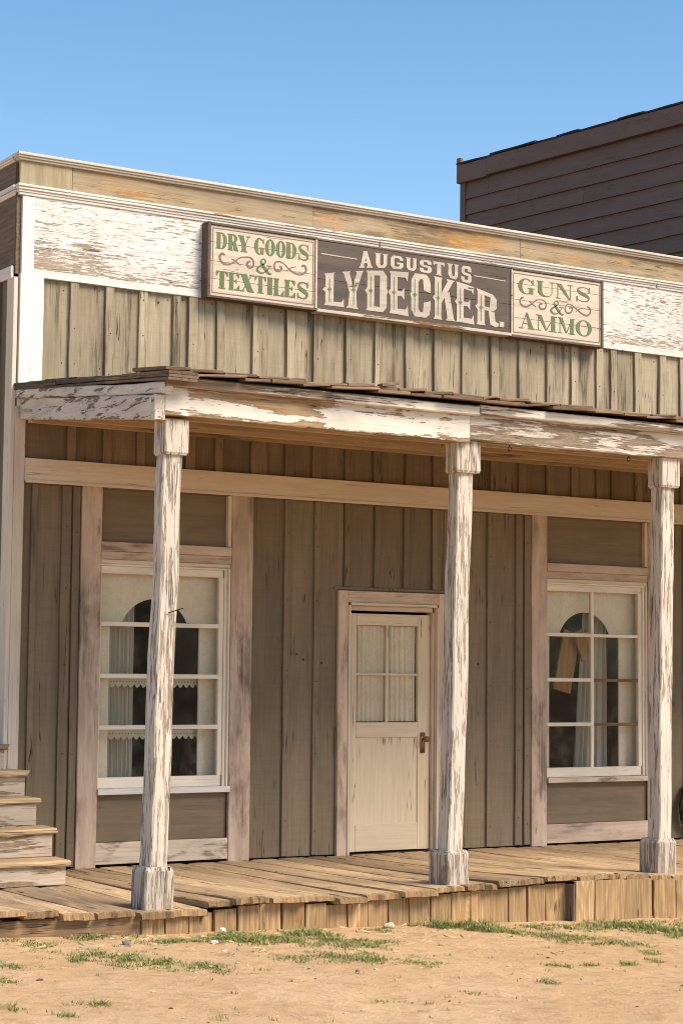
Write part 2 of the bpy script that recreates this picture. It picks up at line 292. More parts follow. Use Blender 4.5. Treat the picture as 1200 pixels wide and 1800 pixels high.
# ------------------------------------------------------------------ mesh builder
def V(*a): return Vector(a)
class MB:
    def __init__(s): s.v = []; s.f = []; s.mi = []; s.r = []
    def face(s, idx, mat=0, rnd=.5): s.f.append(idx); s.mi.append(mat); s.r.append(rnd)
    def board(s, o, L, W, T, seg=1, jit=0.0, cham=.003, mat=0, rnd=None, twist=0.0, endj=0.0, endmat=None, bend=None):
        """a sawn board from corner o along L, section W x T with eased edges; `jit` lets the edges wander"""
        o, L, W, T = Vector(o), Vector(L), Vector(W), Vector(T)
        if rnd is None: rnd = random.random()
        w, th = W.length, T.length; c = min(cham, w * .3, th * .3); wn, tn = W / w, T / th
        prof = [(c, 0), (w - c, 0), (w, c), (w, th - c), (w - c, th), (c, th), (0, th - c), (0, c)]
        sd_ = random.random() * 100; base = len(s.v); ctr = (w / 2, th / 2)
        for k in range(seg + 1):
            u = k / seg; p = o + L * u; a = twist * (u - .5) if not isinstance(twist, tuple) else twist[0] * (1 - u) + twist[1] * u
            ca, sa = math.cos(a), math.sin(a)
            dw = jit * noise.noise((sd_, u * L.length * 1.7, 0)); dt = jit * .6 * noise.noise((sd_ + 9, u * L.length * 1.7, 3))
            off = bend(u) if bend else Vector((0, 0, 0))
            for j, (pw, pt) in enumerate(prof):
                x, y = pw - ctr[0], pt - ctr[1]
                x, y = x * ca - y * sa + ctr[0], x * sa + y * ca + ctr[1]
                ex = 1 if pw > w * .5 else -1; ey = 1 if pt > th * .5 else -1
                nx = jit * .8 * noise.noise((sd_ + ex * 5, u * L.length * 6, ey * 3 + j * .15))
                q = p + wn * (x + dw + nx * .6) + tn * (y + dt + nx * .35) + off
                if endj and (k == 0 or k == seg):
                    q += L.normalized() * endj * noise.noise((sd_ + j * .37, pw * 22, k))
                s.v.append(q)
        for k in range(seg):
            for j in range(8):
                a, b = base + k * 8 + j, base + k * 8 + (j + 1) % 8
                s.face((a, b, b + 8, a + 8), mat, rnd)
        em = mat if endmat is None else endmat
        s.face(tuple(base + 7 - j for j in range(8)), em, rnd)
        s.face(tuple(base + seg * 8 + j for j in range(8)), em, rnd)
    def plank(s, x, y0, wd, L, th, z, zoff, mat=0, endmat=1, rnd=None, rag=.03, nw=9, seg=26, lean=0.0, tilt=0.0):
        """a deck plank from its street end y0 towards the wall; the street end is worn round and ragged"""
        if rnd is None: rnd = random.random()
        k = random.random() * 90; base = len(s.v); n2 = nw * 2
        for q in range(seg + 1):
            u = (q / seg) ** 1.8; yy = y0 + L * u
            for j in range(n2):
                top = j < nw; c = (j if top else n2 - 1 - j) / (nw - 1)
                wob = .006 * noise.noise((k, u * 6, 0 if c < .5 else 9))
                px = x + wd * c + wob + lean * (1 - u)
                edge = min(c, 1 - c) * wd
                pz = z + zoff * (1 - u) ** 2 + tilt * c * (1 - u) + .0025 * noise.noise((k + c * 3, u * 14, 4))
                if top: pz -= max(0, .008 - edge) * .9
                else: pz -= th
                py = yy
                if q == 0:
                    r = rag * (noise.noise((k, c * wd * 26, 0)) + .7 * noise.noise((k, c * wd * 75, 5)))
                    py += r + (.010 if top else .004); pz += (-.010 if top else .006) + .008 * noise.noise((k + 7, c * wd * 60, j))
                elif q == 1: py = y0 + .022 + rag * .9 * noise.noise((k, c * wd * 26, 0)); pz -= .002 if top else 0
                s.v.append(Vector((px, py, pz)))
        for q in range(seg):
            for j in range(n2):
                a, b = base + q * n2 + j, base + q * n2 + (j + 1) % n2
                s.face((a, b, b + n2, a + n2), endmat if q == 0 and mat == 0 else mat, rnd)
        for q in (0, seg):
            for j in range(nw - 1):
                a = base + q * n2; s.face((a + j, a + j + 1, a + n2 - 2 - j, a + n2 - 1 - j), endmat if mat == 0 else mat, rnd)
    def box(s, x0, x1, y0, y1, z0, z1, axis='z', **k):
        if axis == 'z': s.board((x0, y0, z0), (0, 0, z1 - z0), (x1 - x0, 0, 0), (0, y1 - y0, 0), **k)
        elif axis == 'x': s.board((x0, y0, z0), (x1 - x0, 0, 0), (0, y1 - y0, 0), (0, 0, z1 - z0), **k)
        else: s.board((x0, y0, z0), (0, y1 - y0, 0), (0, 0, z1 - z0), (x1 - x0, 0, 0), **k)
    def quad(s, a, b, c, d, mat=0, rnd=.5):
        n = len(s.v); s.v += [Vector(a), Vector(b), Vector(c), Vector(d)]; s.face((n, n + 1, n + 2, n + 3), mat, rnd)
    def sheet(s, rows, mat=0, rnd=.5):
        n = len(s.v); m = len(rows[0])
        for r in rows: s.v += [Vector(p) for p in r]
        for i in range(len(rows) - 1):
            for j in range(m - 1):
                a = n + i * m + j; s.face((a, a + 1, a + 1 + m, a + m), mat, rnd)
    def tube(s, path, rad, n=6, mat=0, rnd=.5):
        base = len(s.v); path = [Vector(p) for p in path]; m = len(path)
        for i, p in enumerate(path):
            d = (path[min(i + 1, m - 1)] - path[max(i - 1, 0)]).normalized()
            a = d.orthogonal().normalized() if i == 0 else (pa - d * pa.dot(d)).normalized()
            pa = a; b = d.cross(a); r = rad(i / (m - 1)) if callable(rad) else rad
            for j in range(n):
                t = 2 * math.pi * j / n; s.v.append(p + a * math.cos(t) * r + b * math.sin(t) * r)
        for i in range(m - 1):
            for j in range(n):
                a0 = base + i * n + j; a1 = base + i * n + (j + 1) % n
                s.face((a0, a1, a1 + n, a0 + n), mat, rnd)
        s.face(tuple(base + n - 1 - j for j in range(n)), mat, rnd); s.face(tuple(base + (m - 1) * n + j for j in range(n)), mat, rnd)
    def blob(s, c, r, mat=0, rnd=.5, sub=2, sq=(1, 1, .7), jit=.25):
        bm = bmesh.new(); bmesh.ops.create_icosphere(bm, subdivisions=sub, radius=1.0); base = len(s.v); k = random.random() * 50
        for v in bm.verts:
            q = v.co * (1 + jit * noise.noise(v.co * 1.3 + Vector((k, k, k))))
            s.v.append(Vector(c) + Vector((q.x * r * sq[0], q.y * r * sq[1], q.z * r * sq[2])))
        for f in bm.faces: s.face(tuple(base + v.index for v in f.verts), mat, rnd)
        bm.free()
    def build(s, name, mats, parent=None, smooth=False):
        me = bpy.data.meshes.new(name); me.from_pydata([tuple(v) for v in s.v], [], s.f)
        for m in (mats if isinstance(mats, (list, tuple)) else [mats]): me.materials.append(m)
        me.polygons.foreach_set('material_index', s.mi)
        a = me.attributes.new('rnd', 'FLOAT', 'FACE'); a.data.foreach_set('value', s.r)
        bm = bmesh.new(); bm.from_mesh(me); bmesh.ops.recalc_face_normals(bm, faces=bm.faces); bm.to_mesh(me); bm.free()
        if smooth: me.polygons.foreach_set('use_smooth', [True] * len(me.polygons))
        me.update()
        o = bpy.data.objects.new(name, me); COL.objects.link(o)
        if parent: o.parent = parent
        return o
def empty(name, loc=(0, 0, 0)):
    o = bpy.data.objects.new(name, None); o.location = loc; COL.objects.link(o); return o
def tag(o, label=None, cat=None, group=None, kind=None):
    if label: o['label'] = label
    if cat: o['category'] = cat
    if group: o['group'] = group
    if kind: o['kind'] = kind
    return o

# ------------------------------------------------------------------ ground
def gz(x, y):
    xc = max(-7.0, min(9.0, x))
    z = -.168 - .031 * xc
    d = math.hypot(x - 1, y + 4)
    k = max(0, 1 - d / 30)
    z += .022 * noise.noise((x * .55, y * .55, 2.2)) * k + .009 * noise.noise((x * 2.7, y * 2.7, 5)) * k + .0035 * noise.noise((x * 8.3, y * 8.3, 1)) * k
    return z
def axis_pts(lo, hi, step, far):
    pts = []; x = lo
    while x < hi + 1e-6: pts.append(x); x += step
    st = step; x = hi
    while x < far: st *= 1.45; x += st; pts.append(x)
    st = step; x = lo
    while x > -far: st *= 1.45; x -= st; pts.insert(0, x)
    return pts
gx, gy = axis_pts(-4, 6, .06, 900), axis_pts(-7.5, -1.5, .06, 900)
g = MB(); g.sheet([[(x, y, gz(x, y)) for x in gx] for y in gy])
ground = g.build('ground', M['ground'], smooth=True); tag(ground, 'dry tan sandy ground in front of the boardwalk', 'ground', kind='structure')

# ------------------------------------------------------------------ general store
store = empty('general_store')
tag(store, 'old wooden general store with olive board walls, white frieze and covered porch', 'building')
XR = 8.85                       # right-hand end of the store
W1 = (.62, 2.18); W2 = (5.11, 6.68); DR = (3.03, 4.15)

wall = MB()
edges = [.10, .481, .794, 1.089, 1.40, 1.542, 1.815, 2.155, 2.221, 2.489, 2.756, 3.089, 3.383, 3.715, 4.015, 4.321, 4.646, 4.964,
         5.288, 5.578, 5.879, 6.06, 6.356, 6.657, 6.926, 7.23, 7.53, 7.83, 8.12, 8.43, 8.75]
# upper boards: from the window heads up to the frieze
for i, x in enumerate(edges):
    x1 = (edges[i + 1] if i + 1 < len(edges) else XR) + .03
    dy = random.uniform(-.003, .003)
    if x1 - x > .12 or True:
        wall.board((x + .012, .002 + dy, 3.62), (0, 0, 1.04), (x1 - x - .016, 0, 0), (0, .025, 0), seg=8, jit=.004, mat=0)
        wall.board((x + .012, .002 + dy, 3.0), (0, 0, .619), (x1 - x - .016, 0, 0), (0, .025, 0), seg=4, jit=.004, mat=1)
for i, x in enumerate(edges[1:]):
    bw = random.uniform(.068, .09)
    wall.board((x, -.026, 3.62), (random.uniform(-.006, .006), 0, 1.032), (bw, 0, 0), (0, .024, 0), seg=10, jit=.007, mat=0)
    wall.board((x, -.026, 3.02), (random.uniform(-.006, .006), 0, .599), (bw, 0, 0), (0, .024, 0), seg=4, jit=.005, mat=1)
# lower boards, with openings for the windows and the door
low = [(.12, .20), (.20, .47), (.47, .62), (2.18, 2.50), (2.50, 2.80), (2.80, 3.03), (4.15, 4.33), (4.33, 4.63), (4.63, 4.94), (4.94, 5.11),
       (6.68, 6.95), (6.95, 7.25), (7.25, 7.55), (7.55, 7.85), (7.85, 8.15), (8.15, 8.45), (8.45, XR)]
for a, b in low:
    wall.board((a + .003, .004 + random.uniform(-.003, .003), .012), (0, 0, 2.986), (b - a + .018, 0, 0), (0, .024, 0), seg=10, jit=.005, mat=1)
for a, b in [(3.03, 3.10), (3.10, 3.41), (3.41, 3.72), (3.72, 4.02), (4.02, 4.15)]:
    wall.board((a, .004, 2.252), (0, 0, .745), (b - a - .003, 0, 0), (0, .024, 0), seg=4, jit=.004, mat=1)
for x, bw, z0 in [(.195, .05, .015), (.455, .078, .015), (.552, .062, .015), (2.497, .06, .02), (2.79, .055, .02), (3.094, .055, 2.29), (3.399, .055, 2.29),
                  (3.709, .055, 2.29), (4.014, .055, 2.29), (4.33, .055, .02), (4.621, .055, .02), (4.936, .075, .02), (5.036, .07, .02),
                  (6.69, .06, .02), (6.97, .06, .02), (7.27, .06, .02), (7.57, .06, .02), (7.87, .06, .02), (8.17, .06, .02), (8.47, .06, .02)]:
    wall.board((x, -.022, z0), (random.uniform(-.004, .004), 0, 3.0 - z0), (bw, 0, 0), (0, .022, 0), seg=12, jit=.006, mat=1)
wall.box(3.0, 4.16, -.012, .002, 2.262, 2.285, 'x', seg=6, jit=.003, mat=1)
def nail(x, z, y): wall.tube([(x, y + .003, z), (x, y - .0012, z)], .0055, 6, mat=2)
for x in edges[1:]:
    for z in (3.95, 4.28, 4.6): nail(x + random.uniform(.03, .05), z + random.uniform(-.05, .03), -.026)
    for z in (3.98, 4.59): nail(x - random.uniform(.03, .06), z + random.uniform(-.03, .02), .0)
for x in (.495, .58, 2.53, 2.82, 4.65, 4.97, 5.07):
    for z in (.25, .9, 1.5, 2.1, 2.7): nail(x, z + random.uniform(-.1, .1), -.022)
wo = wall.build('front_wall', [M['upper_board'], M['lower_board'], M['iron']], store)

# small bullet holes in the lower boards
for hx, hz in [(2.635, 1.70), (2.70, 1.655), (2.88, 1.63), (4.53, 1.64), (1.275, 4.56)]:
    hb = MB(); hb.tube([(hx, .0035, hz), (hx, -.004, hz)], .009, 8); hb.build('bullet_hole', M['iron'], store)

# side walls, back and roof
sw = MB()
y = .0
while y < 8:
    sw.box(0.012, .04, y, y + .286, -.1, 4.62, 'z', seg=2, mat=0); sw.box(-.01, .012, y + .25, y + .31, -.1, 4.62, 'z', seg=2, mat=0); y += .29
y = .004
while y < 8:
    sw.board((.010, y, 4.72), (0, 2.4, 0), (0, 0, .575), (.03, 0, 0), seg=6, mat=1, jit=.004); y += 2.404
y = .03
while y < 8:
    sw.board((.012, y, 5.363), (0, 2.4, 0), (0, 0, .19), (.03, 0, 0), seg=6, mat=1, jit=.004); y += 2.404
sw.box(XR, XR + .03, 0, 8.2, -.4, 5.5, 'y', mat=0); sw.box(.0, XR, 8.2, 8.23, -.4, 5.0, 'x', mat=0)
sw.box(.012, .06, -.012, .0035, 4.65, 5.30, 'z', mat=1)
sw.build('side_wall', [M['side_board'], M['side_panel']], store)
st = MB()
st.box(-.012, .011, .012, 8.0, 4.62, 4.715, 'y', seg=30, jit=.004)
st.build('side_trim', M['white_y'], store)
rf = MB(); rf.board((.03, .06, 5.05), (XR - .05, 0, 0), (0, 8.1, -.35), (0, 0, .04)); rf.build('roof', M['tar'], store)
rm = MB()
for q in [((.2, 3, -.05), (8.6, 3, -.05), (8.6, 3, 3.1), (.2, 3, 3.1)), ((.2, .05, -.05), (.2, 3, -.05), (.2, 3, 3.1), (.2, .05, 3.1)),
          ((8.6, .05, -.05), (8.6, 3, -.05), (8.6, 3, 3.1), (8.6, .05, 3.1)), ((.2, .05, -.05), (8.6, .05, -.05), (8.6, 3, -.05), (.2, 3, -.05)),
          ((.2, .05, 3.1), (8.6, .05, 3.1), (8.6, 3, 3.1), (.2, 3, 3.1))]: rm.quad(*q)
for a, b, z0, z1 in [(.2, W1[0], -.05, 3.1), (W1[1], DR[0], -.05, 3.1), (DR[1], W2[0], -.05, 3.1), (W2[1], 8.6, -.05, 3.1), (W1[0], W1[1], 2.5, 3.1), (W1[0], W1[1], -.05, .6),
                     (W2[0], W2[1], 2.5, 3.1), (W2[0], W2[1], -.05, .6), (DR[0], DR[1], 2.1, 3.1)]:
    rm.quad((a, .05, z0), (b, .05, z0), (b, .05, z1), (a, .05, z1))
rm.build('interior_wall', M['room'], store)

# frieze, cornice, parapet, coping
fz = MB()
for a, b in ((.16, 2.58), (2.582, 5.02), (5.022, 7.46), (7.462, XR)):
    fz.box(a, b, -.03, .0, 4.70, 5.31, 'x', seg=12, jit=.002, mat=0)
fz.box(.16, XR, -.036, -.001, 4.635, 4.699, 'x', seg=60, jit=.004, mat=1)
fz.build('frieze', [M['frieze'], M['frieze_trim']], store)
cn = MB()
for a, b in ((.0, 3.4), (3.402, 6.6), (6.602, XR + .05)):
    cn.box(a, b, -.070, .0, 5.342, 5.362, 'x', seg=60, jit=.006, cham=.004, mat=0); cn.box(a + .004, b, -.062, -.002, 5.322, 5.3415, 'x', seg=8, jit=.001)
    cn.box(a + .012, b, -.050, -.002, 5.302, 5.3215, 'x', seg=8, jit=.001); cn.box(a + .02, b, -.042, -.002, 5.280, 5.3015, 'x', seg=16, jit=.002)
for x0, z0, z1 in ((-.014, 5.342, 5.362), (-.010, 5.322, 5.3415), (-.004, 5.302, 5.3215), (.0, 5.280, 5.3015)):
    cn.box(x0, .03, .004, 8.0, z0, z1, 'y', seg=40, jit=.004, mat=1)
cn.build('cornice', [M['cornice'], M['white_y']], store)
pp = MB()
pp.box(.025, .468, -.040, -.010, 5.3625, 5.555, 'x', seg=3, mat=1)
for a, b in ((.474, 2.72), (2.723, 4.965), (4.971, 7.4), (7.403, XR)):
    pp.box(a, b, -.036, -.006, 5.3625, 5.555, 'x', seg=12, jit=.002, mat=0)
pp.build('parapet', [M['parapet'], M['parapet_z']], store)
cp = MB()
cp.box(-.012, XR + .1, -.088, .05, 5.590, 5.613, 'x', seg=30, jit=.002); cp.box(-.005, XR, -.076, .03, 5.572, 5.5895, 'x', seg=10)
cp.box(.003, XR, -.062, .01, 5.555, 5.5715, 'x', seg=10)
for x0, z0, z1 in ((-.012, 5.590, 5.612), (-.005, 5.572, 5.589), (.003, 5.556, 5.571)): cp.box(x0, .05, .052, 8.0, z0, z1, 'y', seg=10, mat=1)
cp.build('coping', [M['cream_x'], M['white_y']], store)
# corner boards
cb = MB()
cb.box(.052, .155, -.042, .0, 4.652, 5.27, 'z', seg=8, jit=.002)
cb.box(.045, .245, -.046, .002, 3.60, 4.65, 'z', seg=10, jit=.002)
cb.box(.03, .118, -.04, .002, -.05, 3.598, 'z', seg=14, jit=.002, mat=1)
cb.box(-.006, .0295, -.036, .10, -.05, 4.62, 'z', seg=10, jit=.001, mat=1)
cb.build('corner_board', [M['white_z'], M['corner_low']], store)
hd = MB(); hd.box(.119, 4.3, -.058, -.003, 3.022, 3.198, 'x', seg=16, jit=.003); hd.box(4.302, XR, -.058, -.003, 3.022, 3.198, 'x', seg=16, jit=.003)
hd.box(.119, XR, -.066, -.059, 3.004, 3.030, 'x', seg=16, jit=.001)
hd.build('header_board', M['beige_x'], store)

# ---------------- windows
def arch_pts(cx, zc, r, n=24): return [(cx + r * math.cos(math.pi * k / n), zc + r * math.sin(math.pi * k / n)) for k in range(n + 1)]
def window(X0, X1, vertical, label, bare=False):
    a, b = X0 + .175, X1 - .20                 # between the casing boards
    c = MB()
    c.box(X0, a, -.036, .0, .0, 3.02, 'z', seg=14, jit=.003, mat=0); c.box(b, X1, -.036, .0, .0, 3.02, 'z', seg=14, jit=.003, mat=0)
    c.box(b - .035, b - .002, -.03, .04, 2.58, 3.0, 'z', mat=2)
    c.box(a + .002, b - .002, -.034, .04, 2.50, 2.575, 'x', seg=8, jit=.002, mat=1)
    c.box(a + .002, b - .002, -.026, .04, 2.435, 2.498, 'x', seg=8, jit=.002, mat=1)
    c.box(a + .002, b - .002, -.018, .04, 2.40, 2.433, 'x', seg=8, mat=3)
    c.box(a + .002, b - .002, -.028, .04, .02, .19, 'x', seg=10, jit=.004, mat=4 if not bare else 1)
    o = c.build('window', [M['mauve_z'], M['mauve_x'], M['beige_z'], M['beige_x'], M['base_x']], store); o['label'] = label
    p = MB(); p.box(a + .002, b - .037, .014, .03, 2.576, 3.0, 'x', seg=4, mat=0); p.build('transom_panel', M['panel_x'], o)
    p = MB(); p.box(a + .002, b - .002, .006, .03, .192, .565, 'x', seg=4, mat=0); p.build('apron_panel', M['panel_x'], o)
    s = MB(); s.box(a - .0, b + .0, -.058, .05, .565, .612, 'x', seg=16, jit=.004, mat=0); s.build('sill', M['white_x'] if not bare else M['base_x'], o)
    f = MB(); gl, gr = a + .022, b - .095
    f.box(a + .002, gl, -.004, .05, .613, 2.399, 'z', mat=1, seg=8, jit=.001)
    f.box(gl + .001, gr + .03, .0, .045, .613, .70, 'x', mat=0, seg=8, jit=.001); f.box(gl + .001, gr + .03, .0, .045, 2.322, 2.382, 'x', mat=0, seg=8, jit=.001)
    f.box(gr, gr + .042, .001, .044, .701, 2.321, 'z', mat=1, seg=8, jit=.001)
    f.box(gr + .043, gr + .062, -.012, .05, .613, 2.383, 'z', mat=1); f.box(gr + .063, gr + .075, -.004, .05, .613, 2.39, 'z', mat=1)
    f.box(gr + .0755, b - .001, -.022, .05, .613, 2.399, 'z', mat=1); f.box(a + .002, gr + .07, -.010, .05, 2.3835, 2.399, 'x', mat=0)
    f.build('sash', [M['sash_x'], M['sash_z']], o)
    for zm in (1.92, 1.505, 1.095):
        if vertical:
            m1 = MB(); m1.box(gl, vertical - .018, .004, .038, zm - .017, zm + .017, 'x', seg=5, jit=.001); m1.build('muntin', M['sash_x'], o)
            m2 = MB(); m2.box(vertical + .018, gr, .006, .038, zm - .016, zm + .012, 'x', seg=5, jit=.002)
            m2.build('muntin', M['bare_muntin'] if zm < 1.8 else M['sash_x'], o)
        else:
            m1 = MB(); m1.box(gl, gr, .004, .038, zm - .018, zm + .018, 'x', seg=8, jit=.001); m1.build('muntin', M['sash_x'], o)
    if vertical:
        m1 = MB(); m1.box(vertical - .017, vertical + .017, .003, .039, .70, 2.322, 'z', seg=8, jit=.002); m1.build('muntin', M['sash_z'], o)
    gp = MB(); gp.box(gl - .005, gr + .005, .020, .024, .69, 2.33, 'x', cham=.0005); gp.build('pane', M['glass'], o)
    return o, a, b
def valance(o, a, b, cx, zc, r, zlo):
    k = MB(); yv = .12; n = 28; pts = arch_pts(cx, zc, r, n); rows = [[], []]
    rows[0] = [(a - .02, yv, zlo)] + [(p[0], yv, max(p[1], zlo)) for p in reversed(pts)] + [(b + .02, yv, zlo)]
    rows[1] = [(a - .02, yv, 2.45)] + [(p[0], yv + .008 * math.sin(p[0] * 40), 2.45) for p in reversed(pts)] + [(b + .02, yv, 2.45)]
    k.sheet(rows); k.sheet([[(p[0], p[1] + .004, p[2]) for p in rr] for rr in rows])
    k.build('valance', M['fabric'], o)
def curtain(o, x0, x1, y, z0, z1, mat, fold=.02, freq=9, name='curtain', tx0=None, tx1=None, amp2=0.0):
    k = MB(); rows = []; n = 60; tx0 = x0 if tx0 is None else tx0; tx1 = x1 if tx1 is None else tx1
    for j in range(9):
        v = j / 8; z = z0 + (z1 - z0) * v; a, b = x0 + (tx0 - x0) * v, x1 + (tx1 - x1) * v
        rows.append([(a + (b - a) * i / n, y + fold * math.sin(i / n * freq * 6.28 + .5 * math.sin(i / n * 11 + v)) + fold * .5 * math.sin(i / n * freq * 14.1 + v * 2), z) for i in range(n + 1)])
    k.sheet(rows); return k.build(name, mat, o, smooth=True)
def lace(o, x0, x1, y, z):
    k = MB(); n = 96; rows = [[], [], []]
    for i in range(n + 1):
        x = x0 + (x1 - x0) * i / n; s = abs(math.sin(i * math.pi / 6))
        rows[0].append((x, y, z)); rows[1].append((x, y - .004, z - .04)); rows[2].append((x, y - .006 + .004 * math.sin(i), z - .05 - .028 * s))
    k.sheet(rows); k.box(x0, x1, y + .002, y + .25, z, z + .016, 'x')
    for i in range(0, n, 3):
        x = x0 + (x1 - x0) * (i + 1.5) / n; k.tube([(x, y - .003, z - .03), (x, y - .0075, z - .03)], .004, 6, mat=1)
    k.build('lace_shelf', [M['lace'], M['room']], o)

w1, a1, b1 = window(W1[0], W1[1], None, 'tall window with lace edged shelves, behind the first porch post')
valance(w1, a1, b1, 1.355, 1.813, .32, 1.91)
for xa, xb in ((a1 - .05, .958), (1.772, b1 + .05)): sp = MB(); sp.box(xa, xb, .13, .15, .55, 1.93, 'z'); sp.build('inner_panel', M['fabric'], w1)
curtain(w1, .95, 1.235, .27, .55, 2.3, M['sheer'], .018, 7)
lace(w1, .93, 1.83, .19, 1.488); lace(w1, .93, 1.83, .19, 1.068)
w2, a2, b2 = window(W2[0], W2[1] + .02, 5.85, 'tall eight-pane window with some bare wood glazing bars', bare=True)
valance(w2, a2, b2, 5.848, 1.815, .32, 1.91)
for xa, xb in ((a2 - .05, 5.44), (6.275, b2 + .05)): sp = MB(); sp.box(xa, xb, .13, .15, .55, 1.93, 'z'); sp.build('inner_panel', M['fabric'], w2)
curtain(w2, 5.86, 6.24, .29, .55, 2.2, M['sheer'], .03, 5, tx0=5.99, tx1=6.24)

# ---------------- door
d = MB(); X0, X1 = 3.2, 4.025; y0, y1 = .03, .07
d.box(X0, 3.255, y0, y1, .02, 2.062, 'z', mat=0, seg=6); d.box(3.90, X1, y0, y1, .02, 2.062, 'z', mat=0, seg=6)
d.box(3.256, 3.899, y0, y1, 1.962, 2.062, 'x', mat=1, seg=4); d.box(3.256, 3.899, y0, y1, .992, 1.124, 'x', mat=1, seg=4)
d.box(3.256, 3.899, y0 - .0005, y1, .02, .25, 'x', mat=1, seg=4); d.box(3.25, 3.905, y0 + .012, y1 - .01, .24, 1.0, 'z', mat=0, seg=6, rnd=.55)
d.box(3.564, 3.588, y0 + .004, y1 - .004, 1.125, 1.961, 'z', mat=0); d.box(3.257, 3.563, y0 + .006, y1 - .004, 1.528, 1.548, 'x', mat=1); d.box(3.589, 3.898, y0 + .006, y1 - .004, 1.528, 1.548, 'x', mat=1)
door = d.build('door', [M['door_z'], M['door_x']], store)
gp = MB(); gp.box(3.25, 3.905, .05, .053, 1.12, 1.965, 'x', cham=.0005); gp.build('pane', M['glass'], door)
curtain(door, 3.27, 3.57, .085, 1.13, 1.96, M['fabric'], .013, 6); curtain(door, 3.60, 3.90, .085, 1.13, 1.96, M['fabric'], .013, 5)
kb = MB(); kb.box(3.925, 3.972, .018, .029, .855, 1.032, 'z', cham=.003, mat=0)
kb.tube([(3.95, .02, .975), (3.95, -.02, .975)], .01, 10); kb.blob((3.95, -.035, .975), .027, sub=3, sq=(1, .75, 1), jit=0)
kb.build('door_knob', M['brass'], door, smooth=True)
df = MB()
df.box(3.03, 3.128, -.036, .0, .0, 2.252, 'z', seg=8, jit=.002, mat=0); df.box(3.129, 3.152, -.046, .03, .0, 2.128, 'z', seg=4, mat=2)
df.box(3.153, 3.178, -.004, .1, .0, 2.085, 'z', mat=0)
df.box(4.075, 4.16, -.036, .0, .0, 2.252, 'z', seg=8, jit=.002, mat=0); df.box(4.052, 4.074, -.046, .03, .0, 2.128, 'z', seg=4, mat=2)
df.box(4.028, 4.051, -.004, .1, .0, 2.085, 'z', mat=0)
df.box(3.1285, 4.0745, -.035, .0, 2.153, 2.252, 'x', seg=8, jit=.002, mat=1); df.box(3.153, 4.051, -.044, .03, 2.129, 2.152, 'x', seg=4, mat=3); df.box(3.1785, 4.0275, -.002, .1, 2.086, 2.128, 'x', mat=1)
df.build('door_frame', [M['casing_z'], M['casing_x'], M['beige_z'], M['beige_x']], store)
th = MB(); th.box(3.18, 4.028, .0, .12, -.02, .006, 'x'); th.build('threshold', M['iron'], store)

# ---------------- porch posts
def post(x, zc, base_z, top_z, capw, capd, lean, tw, baserot, bw, label, z0=.28, cang=0.0):
    yf = -2.62; s = .136; L = top_z - .22 - base_z - .2
    m = MB(); xt, xb = x + lean, x
    seg = 26
    def bend(u): return Vector((lean * u + .006 * noise.noise((x, u * 4, 1)), .004 * noise.noise((x, u * 5, 7)), 0))
    m.board((x - s / 2, yf + .03, base_z + .18), (0, 0, top_z - .03 - base_z - .18), (s, 0, 0), (0, s, 0), seg=seg, jit=.010, cham=.009, twist=tw, bend=bend)
    o = m.build('porch_post', M['post'], store); o['label'] = label
    def blk(name, cx, cy, w, dd, z0, z1, ang, mat, ch, jit):
        ca, sa = math.cos(ang), math.sin(ang); Wv = V(ca * w, sa * w, 0); Tv = V(-sa * dd, ca * dd, 0)
        k = MB(); k.board(V(cx, cy, z0) - Wv / 2 - Tv / 2, (0, 0, z1 - z0), Wv, Tv, seg=6, jit=jit, cham=ch, rnd=.5)
        if name == 'post_base':        # the eased top edge of the block
            n = len(k.v)
            for v in k.v[n - 8:]: v.x = cx + (v.x - cx) * .86; v.y = cy + (v.y - cy) * .86
            for v in k.v[n - 16:n - 8]: v.z = z1 - .03
        if name == 'post_cap':
            for v in k.v[:8]: v.x = cx + (v.x - cx) * .9; v.y = cy + (v.y - cy) * .9
            for v in k.v[8:16]: v.z = z0 + .018
        return k.build(name, mat, o)
    blk('post_cap', x + lean, yf + capd / 2, capw, capd, top_z - .235, top_z, cang, M['post'], .007, .004)
    blk('post_base', x, yf + .10 + (.0 if not baserot else .01), bw, bw, base_z, base_z + .275, baserot, M['post_base'], .009, .008)
    return o
post(.035, 0, -.012, 3.225, .18, .17, .075, (.20, -.12), 0.0, .212, 'white flaking porch post at the corner, block base split by a crack')
post(2.435, 0, .0, 3.255, .215, .16, .085, (.10, -.10), .14, .212, 'white porch post in front of the door frame')
post(4.425, 0, .012, 3.262, .185, .18, .06, (.12, .05), .13, .208, 'paler smooth grey porch post beside the second window')
post(6.75, 0, .012, 3.262, .185, .18, .05, (-.08, .05), .1, .195, 'porch post near the far end')
first_post = next(o_ for o_ in store.children if o_.name == 'porch_post')
ck = MB(); ck.board((.100, -.6245 - 2.0, .0), (.002, 0, .262), (.007, 0, 0), (0, .012, 0), seg=10, jit=.006, cham=.001)
ck.build('crack', M['iron'], first_post)
nl = MB(); nl.tube([(.075, -2.60, 1.93), (.16, -2.63, 1.96)], .004, 6); nl.blob((.165, -2.632, 1.962), .008, sub=1); nl.build('nail', M['iron'], first_post)

